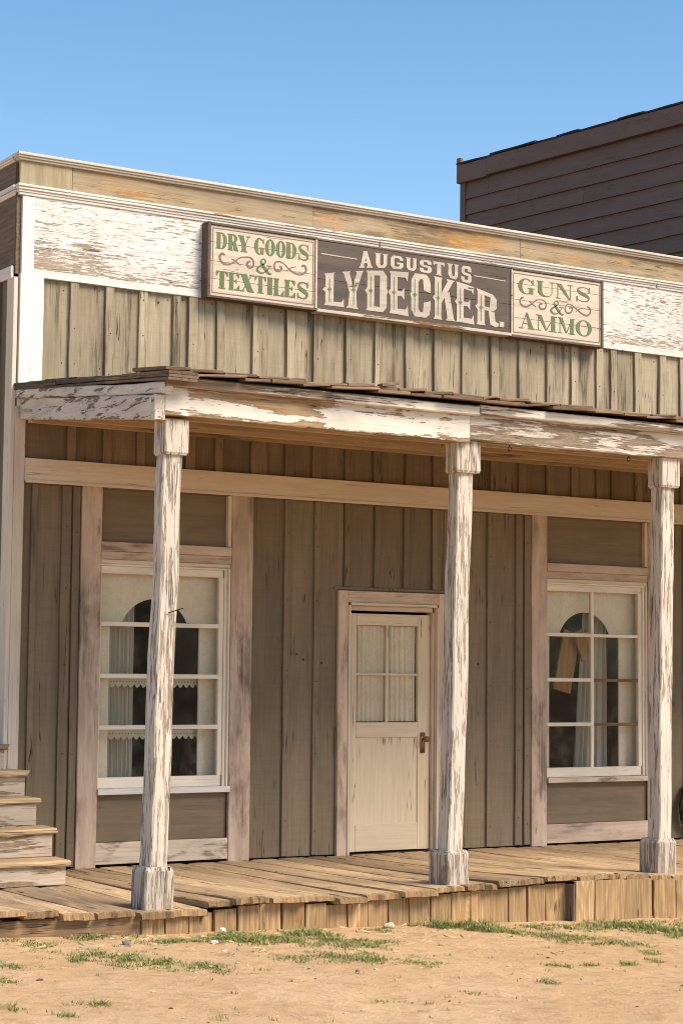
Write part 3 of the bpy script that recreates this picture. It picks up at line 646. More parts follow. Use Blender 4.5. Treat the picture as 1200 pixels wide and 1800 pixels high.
# ---------------- porch beam, mouldings, roof
fa = MB()
fa.box(.0, 2.494, -2.66, -2.50, 3.243, 3.45, 'x', seg=24, jit=.012, cham=.006, mat=0)
fa.box(2.504, 5.6, -2.655, -2.50, 3.258, 3.455, 'x', seg=28, jit=.014, cham=.008, mat=1)
fa.box(5.606, XR, -2.66, -2.50, 3.258, 3.45, 'x', seg=24, jit=.012, cham=.008, mat=1)
fa.build('porch_beam', [M['fascia_a'], M['fascia_b']], store)
mo = MB()
for a, b, dz in ((-.02, 2.55, -.012), (2.555, 5.0, 0), (5.005, XR + .03, 0)):
    mo.box(a, b, -2.715, -2.56, 3.447 + dz, 3.515 + dz, 'x', seg=26, jit=.009, cham=.008)
mo.build('porch_moulding', M['moulding'], store)
# the side beam falls with the roof from the wall to the front corner
rk = MB(); p0, p1 = V(.065, -.05, 3.495), V(-.075, -2.60, 3.215)
rk.board(p0, p1 - p0, (0, 0, .165), (.07, 0, 0), seg=24, jit=.007, cham=.006)
q0, q1 = V(.03, -.02, 3.662), V(-.055, -2.70, 3.378)
rk.board(q0, q1 - q0, (0, 0, .075), (.09, 0, 0), seg=24, jit=.008, cham=.007)
rk.board((-.08, -2.655, 3.213), (0, 0, .165), (.08, 0, 0), (0, .05, 0), seg=4, jit=.003)
rk.build('side_beam', M['rake'], store)
def rz(x, y):      # underside of the shakes
    return 3.757 + .094 * (y) + .008 * min(max(x, 0), 3)
sh = MB()
sh.board((.14, -2.70, rz(0, -2.72) - .012), (XR - .2, 0, .02), (0, 2.70, .254), (0, 0, .018), mat=1)   # sheathing
for lay, (yf, ln, zz) in enumerate([(-2.775, .55, .008), (-2.74, .5, .03), (-2.3, .6, .03), (-1.85, .6, .03), (-1.4, .6, .03), (-.95, .6, .03), (-.55, .55, .03)]):
    x = -.05 if lay < 2 else .13
    while x < XR:
        wd = random.uniform(.15, .34) if lay else random.uniform(.20, .42); t_ = random.uniform(.016, .026)
        tilt = random.uniform(-.004, .022) if lay < 2 else 0
        yy = yf + random.uniform(-.018, .014); z = rz(x, yy) + zz + random.uniform(-.004, .008)
        sh.board((x, yy, z), (wd - .006, random.uniform(-.02, .02), tilt + .012 * wd), (0, ln, ln * .094), (0, 0, t_), seg=4, jit=.010, cham=.004, mat=0)
        x += wd
sh.board((1.66, -2.76, 3.568), (.17, .03, .035), (0, .07, 0), (0, 0, .022), seg=6, jit=.012, mat=0)
# edge boards along the side slope
for k, (off, hh, tt) in enumerate([(.004, .018, 1), (.022, .018, 1), (.040, .020, 1)]):
    yy = -2.80
    while yy < -.05:
        ln = random.uniform(.7, 1.3); y2 = min(yy + ln, .0)
        a = V(-.045 + .06 * (yy + 2.7) / 2.7 + random.uniform(-.015, .015), yy, rz(0, yy) - .035 + off + random.uniform(-.008, .008)); b = V(-.045 + .06 * (y2 + 2.7) / 2.7, y2, rz(0, y2) - .035 + off + random.uniform(-.004, .008))
        sh.board(a, b - a, (.22, 0, 0), (0, 0, hh), seg=8, jit=.010, mat=2); yy = y2
sh.build('porch_roof', [M['shake'], M['tar'], M['shake_y']], store)
ce = MB()
for i in range(9):
    ya = -2.48 + i * .272; za = 3.345 + i * .022
    xx = .05
    while xx < XR:
        ln = random.uniform(2.2, 3.8); x2 = min(xx + ln, XR)
        ce.board((xx, ya, za + random.uniform(-.004, .004)), (x2 - xx - .004, 0, 0), (0, .285, .030), (0, 0, .02), seg=6, jit=.004); xx = x2
for yj in (-2.05, -1.45, -.85, -.27):
    zj = 3.345 + (yj + 2.48) / .272 * .022
    for xa, xb in ((.06, 3.1), (3.104, 6.3), (6.304, XR)): ce.board((xa, yj, zj - .075), (xb - xa, 0, 0), (0, .045, 0), (0, 0, .072), seg=10, jit=.005)
ce.build('porch_ceiling', M['ceiling'], store)
for hx in (2.905, 4.062):
    h = MB(); h.tube([(hx + .016 * math.cos(t), -2.6, 3.225 + .016 * math.sin(t)) for t in [k * .5 for k in range(13)]], .0035, 6); h.tube([(hx, -2.6, 3.24), (hx, -2.6, 3.265)], .0035, 6)
    h.build('eye_hook', M['iron'], store)

# ------------------------------------------------------------------ shop sign
sign = empty('shop_sign', (3.755, -.09, 4.62))
tag(sign, 'long painted shop sign with cream end panels and dark middle, fixed across the white frieze', 'sign')
class SB(MB):
    def build(s, *a, **k):
        o = MB.build(s, *a, **k); o.matrix_parent_inverse = Matrix.Translation(-sign.location) if o.parent == sign else Matrix(); return o
YS = -.130
fr = SB()
fr.box(1.652, 1.682, -.142, -.031, 4.627, 5.262, 'z', seg=6, jit=.002); fr.box(1.683, 2.712, -.142, -.031, 5.240, 5.262, 'x', seg=6, jit=.002)
fr.box(1.683, 2.712, -.140, -.031, 4.627, 4.645, 'x', seg=6, jit=.002)
fr.box(2.713, 4.785, -.134, -.031, 5.240, 5.256, 'x', seg=8, jit=.002); fr.box(4.786, 5.84, -.138, -.031, 5.232, 5.246, 'x', seg=6, jit=.002)
fr.box(5.841, 5.868, -.142, -.031, 4.612, 5.250, 'z', seg=6, jit=.002); fr.box(4.786, 5.84, -.138, -.031, 4.612, 4.632, 'x', seg=6, jit=.002)
fr.build('frame', M['sign_frame'], sign)
tr = SB(); tr.box(2.713, 4.785, -.142, -.031, 4.618, 4.646, 'x', seg=14, jit=.003); tr.box(2.692, 2.7125, -.1435, -.131, 4.646, 5.239, 'z', seg=4, jit=.002, mat=0); tr.box(4.782, 4.800, -.1435, -.131, 4.633, 5.231, 'z', seg=4, jit=.002)
tr.build('trim', M['sign_trim'], sign)
def planks(name, x0, x1, z0, z1, cuts, mat, label):
    k = SB(); zs = [z0] + [z0 + (z1 - z0) * c for c in cuts] + [z1]
    for a, b in zip(zs, zs[1:]): k.box(x0, x1, YS, -.06, a + .0012, b - .0012, 'x', seg=8, jit=.0012, cham=.0022)
    o = k.build(name, mat, sign); o['label'] = label; return o
PL = planks('sign_panel', 1.683, 2.692, 4.646, 5.239, (.24, .49, .76), M['sign_cream'], 'cream panel reading DRY GOODS & TEXTILES')
PM = planks('sign_panel', 2.713, 4.782, 4.647, 5.239, (.44,), M['sign_dark'], 'dark panel reading AUGUSTUS LYDECKER.')
PR = planks('sign_panel', 4.800, 5.840, 4.633, 5.231, (.27, .55, .80), M['sign_cream'], 'cream panel reading GUNS & AMMO')

class Ink(MB):
    """flat painted shapes in the sign's plane; every shape lies a hair above the one before"""
    def __init__(s): MB.__init__(s); s.k = 0
    def poly(s, pts, fn=None, mat=0):
        s.k += 1; y = YS - .0022 - .00012 * (s.k % 12); n = len(s.v)
        for p in pts:
            q = fn(*p) if fn else p; s.v.append(V(q[0], y, q[1]))
        s.face(tuple(range(n, n + len(pts))), mat, .5)
    def band(s, A, B, fn=None, mat=0):
        s.k += 1; y = YS - .0022 - .00012 * (s.k % 12); n = len(s.v); m = len(A)
        for L in (A, B):
            for p in L:
                q = fn(*p) if fn else p; s.v.append(V(q[0], y, q[1]))
        for i in range(m - 1): s.face((n + i, n + i + 1, n + m + i + 1, n + m + i), mat, .5)
    def ring(s, cx, cy, ro, ri, a0=0, a1=360, fn=None, ic=None, n=36, mat=0):
        ic = ic or (cx, cy); A = []; B = []
        for i in range(n + 1):
            t = math.radians(a0 + (a1 - a0) * i / n)
            A.append((cx + ro[0] * math.cos(t), cy + ro[1] * math.sin(t))); B.append((ic[0] + ri[0] * math.cos(t), ic[1] + ri[1] * math.sin(t)))
        s.band(A, B, fn, mat)
    def stroke(s, pts, wd, fn=None, asp=1.0, mat=0, sub=8):
        P = [Vector((a * asp, b)) for a, b in pts]; C = []; Wd = []
        for i in range(len(P) - 1):
            p0, p1, p2, p3 = P[max(i - 1, 0)], P[i], P[i + 1], P[min(i + 2, len(P) - 1)]
            for j in range(sub):
                t = j / sub
                C.append(.5 * (2 * p1 + (p2 - p0) * t + (2 * p0 - 5 * p1 + 4 * p2 - p3) * t * t + (3 * p1 - 3 * p2 + p3 - p0) * t ** 3)); Wd.append(wd[i] * (1 - t) + wd[i + 1] * t)
        C.append(P[-1]); Wd.append(wd[-1]); A = []; B = []
        for i, c in enumerate(C):
            dd = (C[min(i + 1, len(C) - 1)] - C[max(i - 1, 0)]).normalized(); nn = Vector((-dd.y, dd.x)) * Wd[i] / 2
            a, b = c + nn, c - nn; A.append((a.x / asp, a.y)); B.append((b.x / asp, b.y))
        s.band(A, B, fn, mat)
def R(x0, y0, x1, y1): return [(x0, y0), (x1, y0), (x1, y1), (x0, y1)]
def serif(k, ch, x0, x1, z0, z1, S=.30, t=.05):
    """high-contrast roman capital in the box x0..x1, z0..z1; S, t = thick and thin strokes (of the width, of the height)"""
    W_, H_ = x1 - x0, z1 - z0; fn = lambda u, v: (x0 + u * W_, z0 + v * H_)
    P = lambda pts: k.poly(pts, fn)
    sx = t * H_ / W_                                      # a thin stroke measured across
    if ch == 'D':
        P(R(.09, 0, .09 + S, 1)); P(R(0, 0, .5, t)); P(R(0, 1 - t, .5, 1)); k.ring(.5, .5, (.5, .5), (.5 - S * .98, .5 - t), -90, 90, fn)
    elif ch == 'R':
        P(R(.08, 0, .08 + S, 1)); P(R(0, 0, .08 + S + .09, t)); P(R(0, 1 - t, .5, 1)); k.ring(.5, .745, (.40, .255), (.40 - S * .85, .255 - t), -90, 90, fn)
        P(R(.3, .49, .52, .49 + t)); P([(.46, .5), (.46 + S * .9, .5), (.62 + S * .9, .12), (1.03, .03), (1.0, .0), (.66, .0), (.56, .1)])
    elif ch == 'Y':
        P([(.04, 1), (.04 + S * 1.1, 1), (.5 + S * .5, .45), (.5 - S * .5, .45)]); P([(.9 - sx, 1), (.9, 1), (.5 + S * .5, .45), (.5 + S * .5 - sx, .45)])
        P(R(.5 - S / 2, 0, .5 + S / 2, .46)); P(R(.5 - S / 2 - .12, 0, .5 + S / 2 + .12, t)); P(R(0, 1 - t, .08 + S * 1.1 + .06, 1)); P(R(.70, 1 - t, 1.02, 1))
    elif ch == 'G':
        k.ring(.5, .5, (.5, .52), (.5 - S, .52 - t), 48, 315, fn, ic=(.52, .5)); P(R(.95 - S, .02, .95, .42)); P(R(.95 - S - .12, .42 - t, 1.05, .42))
        P([(.80, .86), (.93, .66), (.97, .66), (.97, 1.0), (.93, 1.0), (.90, .93)])
    elif ch == 'O': k.ring(.5, .5, (.5, .52), (.5 - S, .52 - t), 0, 360, fn, n=48)
    elif ch == 'S':
        b = S * .95
        k.stroke([(.90, .74), (.80, .91), (.52, .97), (.22, .89), (.16, .72), (.36, .56), (.66, .44), (.86, .28), (.78, .09), (.48, .03), (.2, .1), (.08, .28)],
                 [t * .6, t, t, t * 2.2, .17, .24, .24, .17, t * 2.2, t, t, t * .6], fn, W_ / H_)
        P([(.86, .66), (.95, .66), (.95, 1.0), (.88, 1.0), (.84, .9)]); P([(.05, 0), (.12, 0), (.16, .1), (.14, .34), (.05, .34)])
    elif ch == 'T':
        P(R(.5 - S / 2, 0, .5 + S / 2, 1)); P(R(.5 - S / 2 - .12, 0, .5 + S / 2 + .12, t)); P(R(0, 1 - t, 1, 1))
        P([(0, 1), (.05, 1), (.22, 1 - t), (.05, .72), (0, .72)]); P([(1, 1), (.95, 1), (.78, 1 - t), (.95, .72), (1, .72)])
    elif ch in 'EL':
        P(R(.08, 0, .08 + S, 1)); P(R(0, 0, 1, t)); P([(1, 0), (.93, 0), (.66, t), (.93, .30), (1, .30)])
        if ch == 'E':
            P(R(0, 1 - t, .95, 1)); P([(.95, 1), (.9, 1), (.66, 1 - t), (.89, .72), (.95, .72)]); P(R(.3, .5, .66, .5 + t)); P([(.55, .525), (.7, .66), (.74, .66), (.74, .38), (.7, .38)])
        else: P(R(0, 1 - t, .08 + S + .1, 1))
    elif ch == 'I': P(R(.5 - S, 0, .5 + S, 1)); P(R(.08, 0, .92, t)); P(R(.08, 1 - t, .92, 1))
    elif ch == 'X':
        P([(.06, 1), (.06 + S * 1.15, 1), (.96, 0), (.96 - S * 1.15, 0)]); P([(.84 - sx, 1), (.84 + sx * .3, 1), (.16 + sx, 0), (.16 - sx * .3, 0)])
        for a, b, c in ((0, .48, 1), (.68, 1.0, 1), (0, .34, 0), (.55, 1.02, 0)): P(R(a, c - t if c else 0, b, 1 if c else t))
    elif ch == 'U':
        P(R(.08, .3, .08 + S, 1)); P(R(.88 - sx, .3, .88, 1)); k.ring(.48, .31, (.40, .33), (.40 - (S + sx) / 2 , .33 - t * 1.6), 180, 360, fn, ic=(.48 + (S - sx) / 2, .31))
        P(R(0, 1 - t, .16 + S, 1)); P(R(.72, 1 - t, 1.02, 1))
    elif ch == 'N':
        P(R(.11, 0, .11 + sx * 1.2, 1)); P(R(.86 - sx * 1.2, 0, .86, 1)); P([(.05, 1), (.05 + S * 1.05, 1), (.86, .0), (.86 - S * .45, .0)])
        P(R(0, 0, .28, t)); P(R(.68, 1 - t, 1.0, 1)); P(R(0, 1 - t, .2, 1))
    elif ch == 'A':
        P([(.42, 1.02), (.54, 1.02), (.92, 0), (.92 - S * 1.12, 0)]); P([(.46, 1.02), (.46 + sx * .3, .92), (.15 + sx, 0), (.15, 0)]); P(R(.27, .30, .70, .30 + t))
        P(R(0, 0, .30, t)); P(R(.55, 0, 1.02, t))
    elif ch == 'M':
        P(R(.10, 0, .10 + sx * 1.2, 1)); P(R(.92 - S * .8, 0, .92, 1)); P([(.05, 1), (.05 + S * .85, 1), (.53, .05), (.45, .05)]); P([(.86, 1), (.86 - sx * 1.1, 1), (.47, .05), (.53, .05)])
        P(R(0, 0, .25, t)); P(R(.60, 0, 1.0, t)); P(R(0, 1 - t, .15, 1)); P(R(.82, 1 - t, 1.0, 1))
    elif ch == '&':
        k.stroke([(1.0, .06), (.82, .05), (.62, .26), (.42, .56), (.30, .78), (.40, .95), (.55, .93), (.58, .76), (.40, .56), (.14, .38), (.08, .18), (.28, .03), (.55, .1), (.76, .32), (.86, .54)],
                 [.07, .13, .20, .20, .12, .05, .07, .10, .08, .13, .17, .10, .06, .05, .05], fn, W_ / H_)
        P(R(.68, .52, 1.0, .57))
k = Ink()
for ch, a, b in (('D', 1.730, 1.836), ('R', 1.842, 1.944), ('Y', 1.940, 2.056), ('G', 2.098, 2.192), ('O', 2.203, 2.298), ('O', 2.308, 2.402), ('D', 2.404, 2.508), ('S', 2.524, 2.634)): serif(k, ch, a, b, 5.046, 5.184, .34, .055)
for ch, a, b in (('T', 1.738, 1.848), ('E', 1.856, 1.960), ('X', 1.962, 2.100), ('T', 2.106, 2.214), ('I', 2.220, 2.284), ('L', 2.288, 2.389), ('E', 2.392, 2.502), ('S', 2.516, 2.634)): serif(k, ch, a, b, 4.714, 4.860, .36, .055)
serif(k, '&', 2.118, 2.268, 4.886, 5.016, .3, .05)
o = k.build('lettering', M['sign_green'], PL)
k = Ink()
for ch, a, b, S in (('G', 4.868, 5.05, .24), ('U', 5.080, 5.288, .23), ('N', 5.302, 5.508, .26), ('S', 5.538, 5.720, .24)): serif(k, ch, a, b, 5.026, 5.166, S, .045)
for ch, a, b, S in (('A', 4.874, 5.064, .26), ('M', 5.074, 5.318, .25), ('M', 5.330, 5.532, .25), ('O', 5.540, 5.732, .24)): serif(k, ch, a, b, 4.704, 4.850, S, .045)
serif(k, '&', 5.238, 5.398, 4.874, 5.004, .3, .05)
k.build('lettering', M['sign_green'], PR)
def scrolls(par, items, bx):
    k = Ink()
    for pts, wmax in items:
        n = len(pts); wd = [wmax * (.35 + .65 * abs(math.cos(math.pi * i / (n - 1))) ** .8) if n > 4 else wmax * (.4 + .6 * math.sin(math.pi * i / (n - 1))) for i in range(n)]
        if n > 4: wd[0] = wmax * .5; wd[-1] = wmax * .5
        k.stroke(pts, wd, sub=7)
    x0, x1, z0, z1 = bx; t_ = .006
    for r_ in (R(x0, z0, x1, z0 + t_), R(x0, z1 - t_, x1, z1), R(x0, z0, x0 + t_, z1), R(x1 - t_, z0, x1, z1)): k.poly(r_)
    k.build('scrollwork', M['sign_brown'], par)
scrolls(PL, [([(1.818, 4.999), (1.792, 5.008), (1.771, 4.988), (1.774, 4.956), (1.804, 4.927), (1.856, 4.925), (1.905, 4.95), (1.954, 4.99), (2.009, 5.005), (2.064, 5.005), (2.092, 4.973), (2.085, 4.936), (2.056, 4.922), (2.03, 4.939), (2.038, 4.966), (2.06, 4.976)], .020),
             ([(1.882, 4.972), (1.915, 4.962), (1.97, 4.93)], .010),
             ([(2.342, 4.968), (2.364, 4.955), (2.349, 4.932), (2.314, 4.928), (2.291, 4.957), (2.302, 4.994), (2.343, 5.007), (2.384, 4.995), (2.436, 4.956), (2.493, 4.927), (2.55, 4.922), (2.596, 4.944), (2.606, 4.977), (2.585, 5.001), (2.557, 4.995)], .020),
             ([(2.408, 4.931), (2.446, 4.962), (2.506, 4.983)], .010)], (1.700, 2.678, 4.670, 5.218))
scrolls(PR, [([(4.932, 4.989), (4.904, 4.98), (4.891, 4.952), (4.907, 4.919), (4.959, 4.907), (5.017, 4.935), (5.071, 4.975), (5.126, 4.991), (5.176, 4.981), (5.193, 4.95), (5.176, 4.913), (5.138, 4.904), (5.112, 4.924), (5.123, 4.949), (5.148, 4.954)], .018),
             ([(4.989, 4.963), (5.027, 4.945), (5.077, 4.915)], .010),
             ([(5.461, 4.948), (5.491, 4.961), (5.498, 4.934), (5.472, 4.905), (5.432, 4.905), (5.413, 4.939), (5.432, 4.976), (5.472, 4.987), (5.517, 4.968), (5.573, 4.934), (5.63, 4.908), (5.676, 4.902), (5.71, 4.926), (5.713, 4.967), (5.676, 4.988)], .018),
             ([(5.536, 4.921), (5.573, 4.947), (5.619, 4.966)], .010)], (4.812, 5.826, 4.656, 5.208))
# western slab letters, their heads and feet following an arch
def ztop(x): return 5.072 - (.112 if x < 3.8 else .16) * ((x - 3.8)) ** 2
def zund(x): return 5.091 - .125 * (x - 3.72) ** 2
def slab(k, ch, x0, x1, lo, hi, big):
    W_ = x1 - x0
    def fn(u, v):
        x = x0 + u * W_; a = lo(x) if callable(lo) else lo; b = hi(x) if callable(hi) else hi; return (x, a + v * (b - a))
    P = lambda p: k.poly(p, fn)
    def stem(a, b, spur=0, fl=.045):
        c = .06
        L_ = [(a - fl, 0), (a, c), (a, .42), (a - spur, .5), (a, .58), (a, 1 - c), (a - fl, 1)] if spur else [(a - fl, 0), (a, c), (a, 1 - c), (a - fl, 1)]
        Rr = [(b + fl, 1), (b, 1 - c), (b, c), (b + fl, 0)]
        P(L_ + Rr)
    def octa(o, i, a0=0, n=8):     # octagonal ring between two chamfered boxes, from corner a0, n sides
        def pts(x0, y0, x1, y1, cx, cy): return [(x1, y0 + cy), (x1, y1 - cy), (x1 - cx, y1), (x0 + cx, y1), (x0, y1 - cy), (x0, y0 + cy), (x0 + cx, y0), (x1 - cx, y0)]
        A, B = pts(*o), pts(*i); A, B = (A + A)[a0:a0 + n + 1], (B + B)[a0:a0 + n + 1]; k.band(A, B, fn)
    if ch == 'L': stem(.10, .50, .14, .06); P([(.49, 0), (1.0, -.0), (.98, .24), (.88, .13), (.49, .13)])
    elif ch == 'Y':
        P([(.0, 1), (.40, 1), (.36, .95), (.56, .50), (.66, .42), (.36, .42), (.10, .94)]); P([(.62, 1), (1.0, 1), (.93, .94), (.66, .42), (.44, .46), (.68, .94)])
        P([(.20, 0), (.78, 0), (.70, .06), (.66, .43), (.36, .43), (.30, .06)])
    elif ch == 'D':
        stem(.10, .42, .11, .05); P([(.40, 1), (.82, 1), (.68, .88), (.40, .88)]); P([(.40, 0), (.40, .12), (.68, .12), (.82, 0)])
        P([(.82, 1), (1.0, .87), (1.0, .56), (1.06, .5), (1.0, .44), (1.0, .13), (.82, 0), (.68, .12), (.68, .88)])
    elif ch == 'E':
        stem(.10, .46, .11, .05); P([(.45, 1), (1.0, 1), (.96, .78), (.86, .87), (.45, .87)]); P([(.45, 0), (.45, .13), (.88, .13), (.98, .24), (1.02, -.02)])
        P([(.45, .43), (.45, .55), (.66, .54), (.80, .63), (.80, .35), (.66, .44)])
    elif ch == 'C':
        P([(.18, 0), (.0, .16), (.0, .44), (-.06, .5), (.0, .56), (.0, .84), (.18, 1), (.46, .88), (.36, .80), (.36, .2), (.46, .12)])
        P([(.18, 1), (.76, 1), (.92, .93), (.60, .88), (.46, .88)]); P([(.18, 0), (.46, .12), (.60, .12), (.92, .07), (.76, 0)])
        P([(.92, .94), (1.0, .78), (1.0, .58), (.64, .63), (.60, .88)]); P([(.92, .06), (.60, .12), (.64, .34), (1.0, .40), (1.0, .2)])
    elif ch == 'K':
        stem(.08, .38, .10, .05); P([(.37, .38), (.37, .62), (.66, .94), (.60, 1), (1.0, 1), (.90, .94)]); P([(.50, .60), (.74, .70), (.96, .06), (1.04, 0), (.58, 0), (.66, .06)])
    elif ch == 'R':
        stem(.08, .40, .10, .05); P([(.39, 1), (.78, 1), (.66, .88), (.39, .88)]); P([(.78, 1), (.94, .88), (.94, .60), (.80, .48), (.62, .56), (.66, .88)]); P([(.39, .44), (.39, .56), (.64, .56), (.80, .48)])
        P([(.58, .46), (.84, .46), (.88, .16), (1.02, .12), (1.02, .02), (.88, -.02), (.66, .04), (.60, .3)])
    elif ch == 'A':
        P([(.28, 1), (.60, 1), (.56, .95), (.34, .10), (.12, .10), (.32, .95)]); P([(.40, 1), (.66, 1), (.60, .95), (.90, .10), (.62, .10), (.44, .80)]); P(R(.32, .28, .66, .42))
        P([(0, 0), (.44, 0), (.36, .12), (.1, .12)]); P([(.54, 0), (1, 0), (.92, .12), (.6, .12)])
    elif ch == 'U':
        P([(.12, .22), (.42, .30), (.42, .9), (.52, 1), (0, 1), (.12, .9)]); P([(.92, .22), (.66, .30), (.66, .9), (.58, 1), (1.02, 1), (.92, .9)]); P([(.12, .23), (.30, 0), (.74, 0), (.92, .23), (.66, .31), (.60, .18), (.48, .18), (.42, .31)])
    elif ch == 'G':
        octa((0, 0, 1, 1, .2, .22), (.30, .18, .70, .82, .06, .08), 1, 6); P([(1, .22), (1, .5), (.5, .5), (.5, .36), (.70, .36), (.70, .26)]); P([(1, .22), (.8, 0), (.64, .18), (.70, .26)]); P([(.98, .84), (.98, .66), (.68, .66), (.70, .78)])
    elif ch == 'S':
        P([(.98, .84), (.98, .66), (.66, .68), (.62, .83), (.40, .83), (.22, 1), (.84, 1)]); P([(.22, 1), (.04, .84), (.04, .60), (.24, .46), (.36, .60), (.34, .74), (.40, .83)])
        P([(.24, .46), (.36, .60), (.86, .56), (.72, .40)]); P([(.86, .56), (1, .42), (1, .18), (.82, 0), (.62, .17), (.68, .26), (.68, .36), (.72, .40)]); P([(.82, 0), (.18, 0), (.02, .16), (.02, .34), (.34, .32), (.38, .17), (.62, .17)])
    elif ch == 'T':
        P([(.34, .1), (.68, .1), (.68, .84), (.34, .84)]); P(R(0, .83, 1, 1)); P([(.22, 0), (.8, 0), (.68, .11), (.34, .11)]); P([(0, 1), (.04, .66), (.2, .84)]); P([(1, 1), (.96, .66), (.8, .84)])
k = Ink()
for ch, a, b in (('L', 2.778, 2.99), ('Y', 2.962, 3.19), ('D', 3.203, 3.43), ('E', 3.446, 3.656), ('C', 3.688, 3.896), ('K', 3.922, 4.158), ('E', 4.160, 4.37), ('R', 4.388, 4.640)):
    slab(k, ch, a, b, 4.686, ztop, True)
k.poly(R(4.656, 4.688, 4.708, 4.738))
for ch, a, b in (('A', 3.136, 3.284), ('U', 3.296, 3.442), ('G', 3.468, 3.602), ('U', 3.620, 3.750), ('S', 3.772, 3.906), ('T', 3.920, 4.048), ('U', 4.068, 4.202), ('S', 4.224, 4.342)):
    slab(k, ch, a, b, zund, 5.203, False)
k.poly([(2.752, 5.122), (3.12, 5.119), (3.12, 5.127), (2.752, 5.133)]); k.poly([(4.37, 5.121), (4.724, 5.113), (4.724, 5.121), (4.37, 5.130)])
k.build('lettering', M['sign_letter'], PM)
def inlay(k, x, z0, z1, zd):
    k.poly([(x - .004, z0), (x + .004, z0), (x + .004, z1), (x - .004, z1)]); k.poly([(x - .022, zd), (x, zd - .022), (x + .022, zd), (x, zd + .022)])
for x in (2.842, 3.087, 3.262, 3.504, 3.725, 3.975, 4.219, 4.449):
    k = Ink(); k.k = 13; zt = ztop(x); inlay(k, x, 4.72, zt - .05, 4.686 + .5 * (zt - 4.686))
    for v in k.v: v.y -= .002
    k.build('inlay', M['sign_green'], PM)

# ------------------------------------------------------------------ boardwalk
bwk = empty('boardwalk', (0, 0, 0)); tag(bwk, 'worn plank boardwalk with ragged plank ends along the store front', 'boardwalk')
tab = [(-3.5, .05), (-1.11, .075), (-.88, .03), (-.49, .0), (-.16, -.012), (.04, -.012), (.29, .015), (.85, .055), (1.4, .0), (1.96, .03), (2.66, .045), (2.87, .05), (3.39, .065), (3.94, .05), (4.52, .02), (9, .03)]
def fz_(x):
    for (a, za), (b, zb) in zip(tab, tab[1:]):
        if a <= x <= b: return za + (zb - za) * (x - a) / (b - a)
    return .02
dk = MB(); x = -3.6; widths = []
spec = {-.49: 0}
while x < XR + .1:
    wd = random.choice((.19, .22, .24, .27, .30)) + random.uniform(-.015, .015)
    gap = random.choice((.006, .010, .016, .026)); xe = -2.70 + random.uniform(-.045, .03)
    dz0 = fz_(x + wd / 2) + random.uniform(-.010, .008); tilt = random.uniform(-.008, .008); md = 0
    if 1.25 < x + wd / 2 < 1.40 or 2.62 < x + wd / 2 < 2.86: md = 2
    if .06 < x < .30: dz0 -= .02
    yb = .0 if x > -.03 else 1.5
    dark = md
    dk.plank(x, xe, wd - gap, yb - xe, .048 + random.uniform(-.004, .006), random.uniform(-.004, .003), dz0, mat=dark, rag=random.uniform(.015, .045), lean=random.uniform(-.012, .012), tilt=tilt)
    x += wd
dk.build('deck_planks', [M['deck'], M['deck_end'], M['deck_dark']], bwk)
sk = MB()
ed = [.074, .251, .434, .621, .788, .966, 1.142, 1.317, 1.493, 1.667, 1.839, 2.013, 2.19, 2.369, 2.54, 2.718, 2.889, 3.056, 3.226, 3.425]
for a, b in [(-.10, .074)] + list(zip(ed, ed[1:])):
    gp_ = .022 if abs(a - .434) < .01 else random.uniform(.005, .012); y = -2.632 + random.uniform(-.006, .006)
    sk.board((a + gp_ / 2, y, gz(a, -2.6) - .12), (random.uniform(-.006, .006), random.uniform(-.006, .006), fz_(a) - .04 - gz(a, -2.6) + .10), (b - a - gp_, 0, 0), (0, .03, 0), seg=6, jit=.008, cham=.004, mat=0)
ed2 = [3.43, 3.612, 3.902, 4.184, 4.42, 4.62, 4.83]
while ed2[-1] < XR: ed2.append(ed2[-1] + random.uniform(.17, .26))
for a, b in zip(ed2, ed2[1:]):
    y = -2.728 + random.uniform(-.004, .004)
    gp_ = .02 if abs(a - 4.184) < .01 else .004
    sk.board((a + gp_ - .002, y, gz(a, -2.7) - .1), (random.uniform(-.006, .006), 0, fz_(a) - .045 - gz(a, -2.7) + .1), (b - a - gp_, 0, 0), (0, .03, 0), seg=6, jit=.008, cham=.004, mat=0)
sk.board((3.412, -2.725, gz(3.4, -2.7) - .1), (0, 0, .37), (0, .13, 0), (.017, 0, 0), seg=3, jit=.002, mat=2)
for a, b in ((-3.5, -1.6), (-1.595, -.108)):
    sk.board((a, -2.628, gz(b, -2.6) - .08), (b - a, 0, .0), (0, .05, 0), (0, 0, .02 - gz(b, -2.6) + .03), seg=14, jit=.012, cham=.012, mat=1)
sk.build('skirt_boards', [M['skirt'], M['skirt_x'], M['skirt_grey']], bwk)

# ------------------------------------------------------------------ staircase
stair = empty('staircase', (-.8, -1.1, 0)); tag(stair, 'short flight of worn wooden steps at the corner of the boardwalk', 'staircase')
SI = Matrix.Translation(-stair.location)
ys_ = [(-1.11, .005, .182), (-.86, .186, .388), (-.57, .392, .592), (-.335, .596, .782), (-.08, .786, .972)]
for i, (y, z0, z1) in enumerate(ys_):
    xr = .05 + random.uniform(-.004, .006) if y < -.2 else -.012
    m = MB(); m.board((-1.7, y, z0), (xr + 1.7, 0, 0), (0, .026, 0), (0, 0, z1 - z0 - .04), seg=14, jit=.004, cham=.005, mat=0)
    o = m.build('riser', M['step_riser'], stair); o.matrix_parent_inverse = SI
    m = MB(); m.board((-1.7, y - .03, z1 - .039), (xr + 1.725, 0, 0), (0, .31, 0), (0, 0, .042), seg=30, jit=.016, cham=.011, endj=.04)
    o = m.build('tread', M['step_top'] if i < 4 else M['deck_dark'], stair); o.matrix_parent_inverse = SI
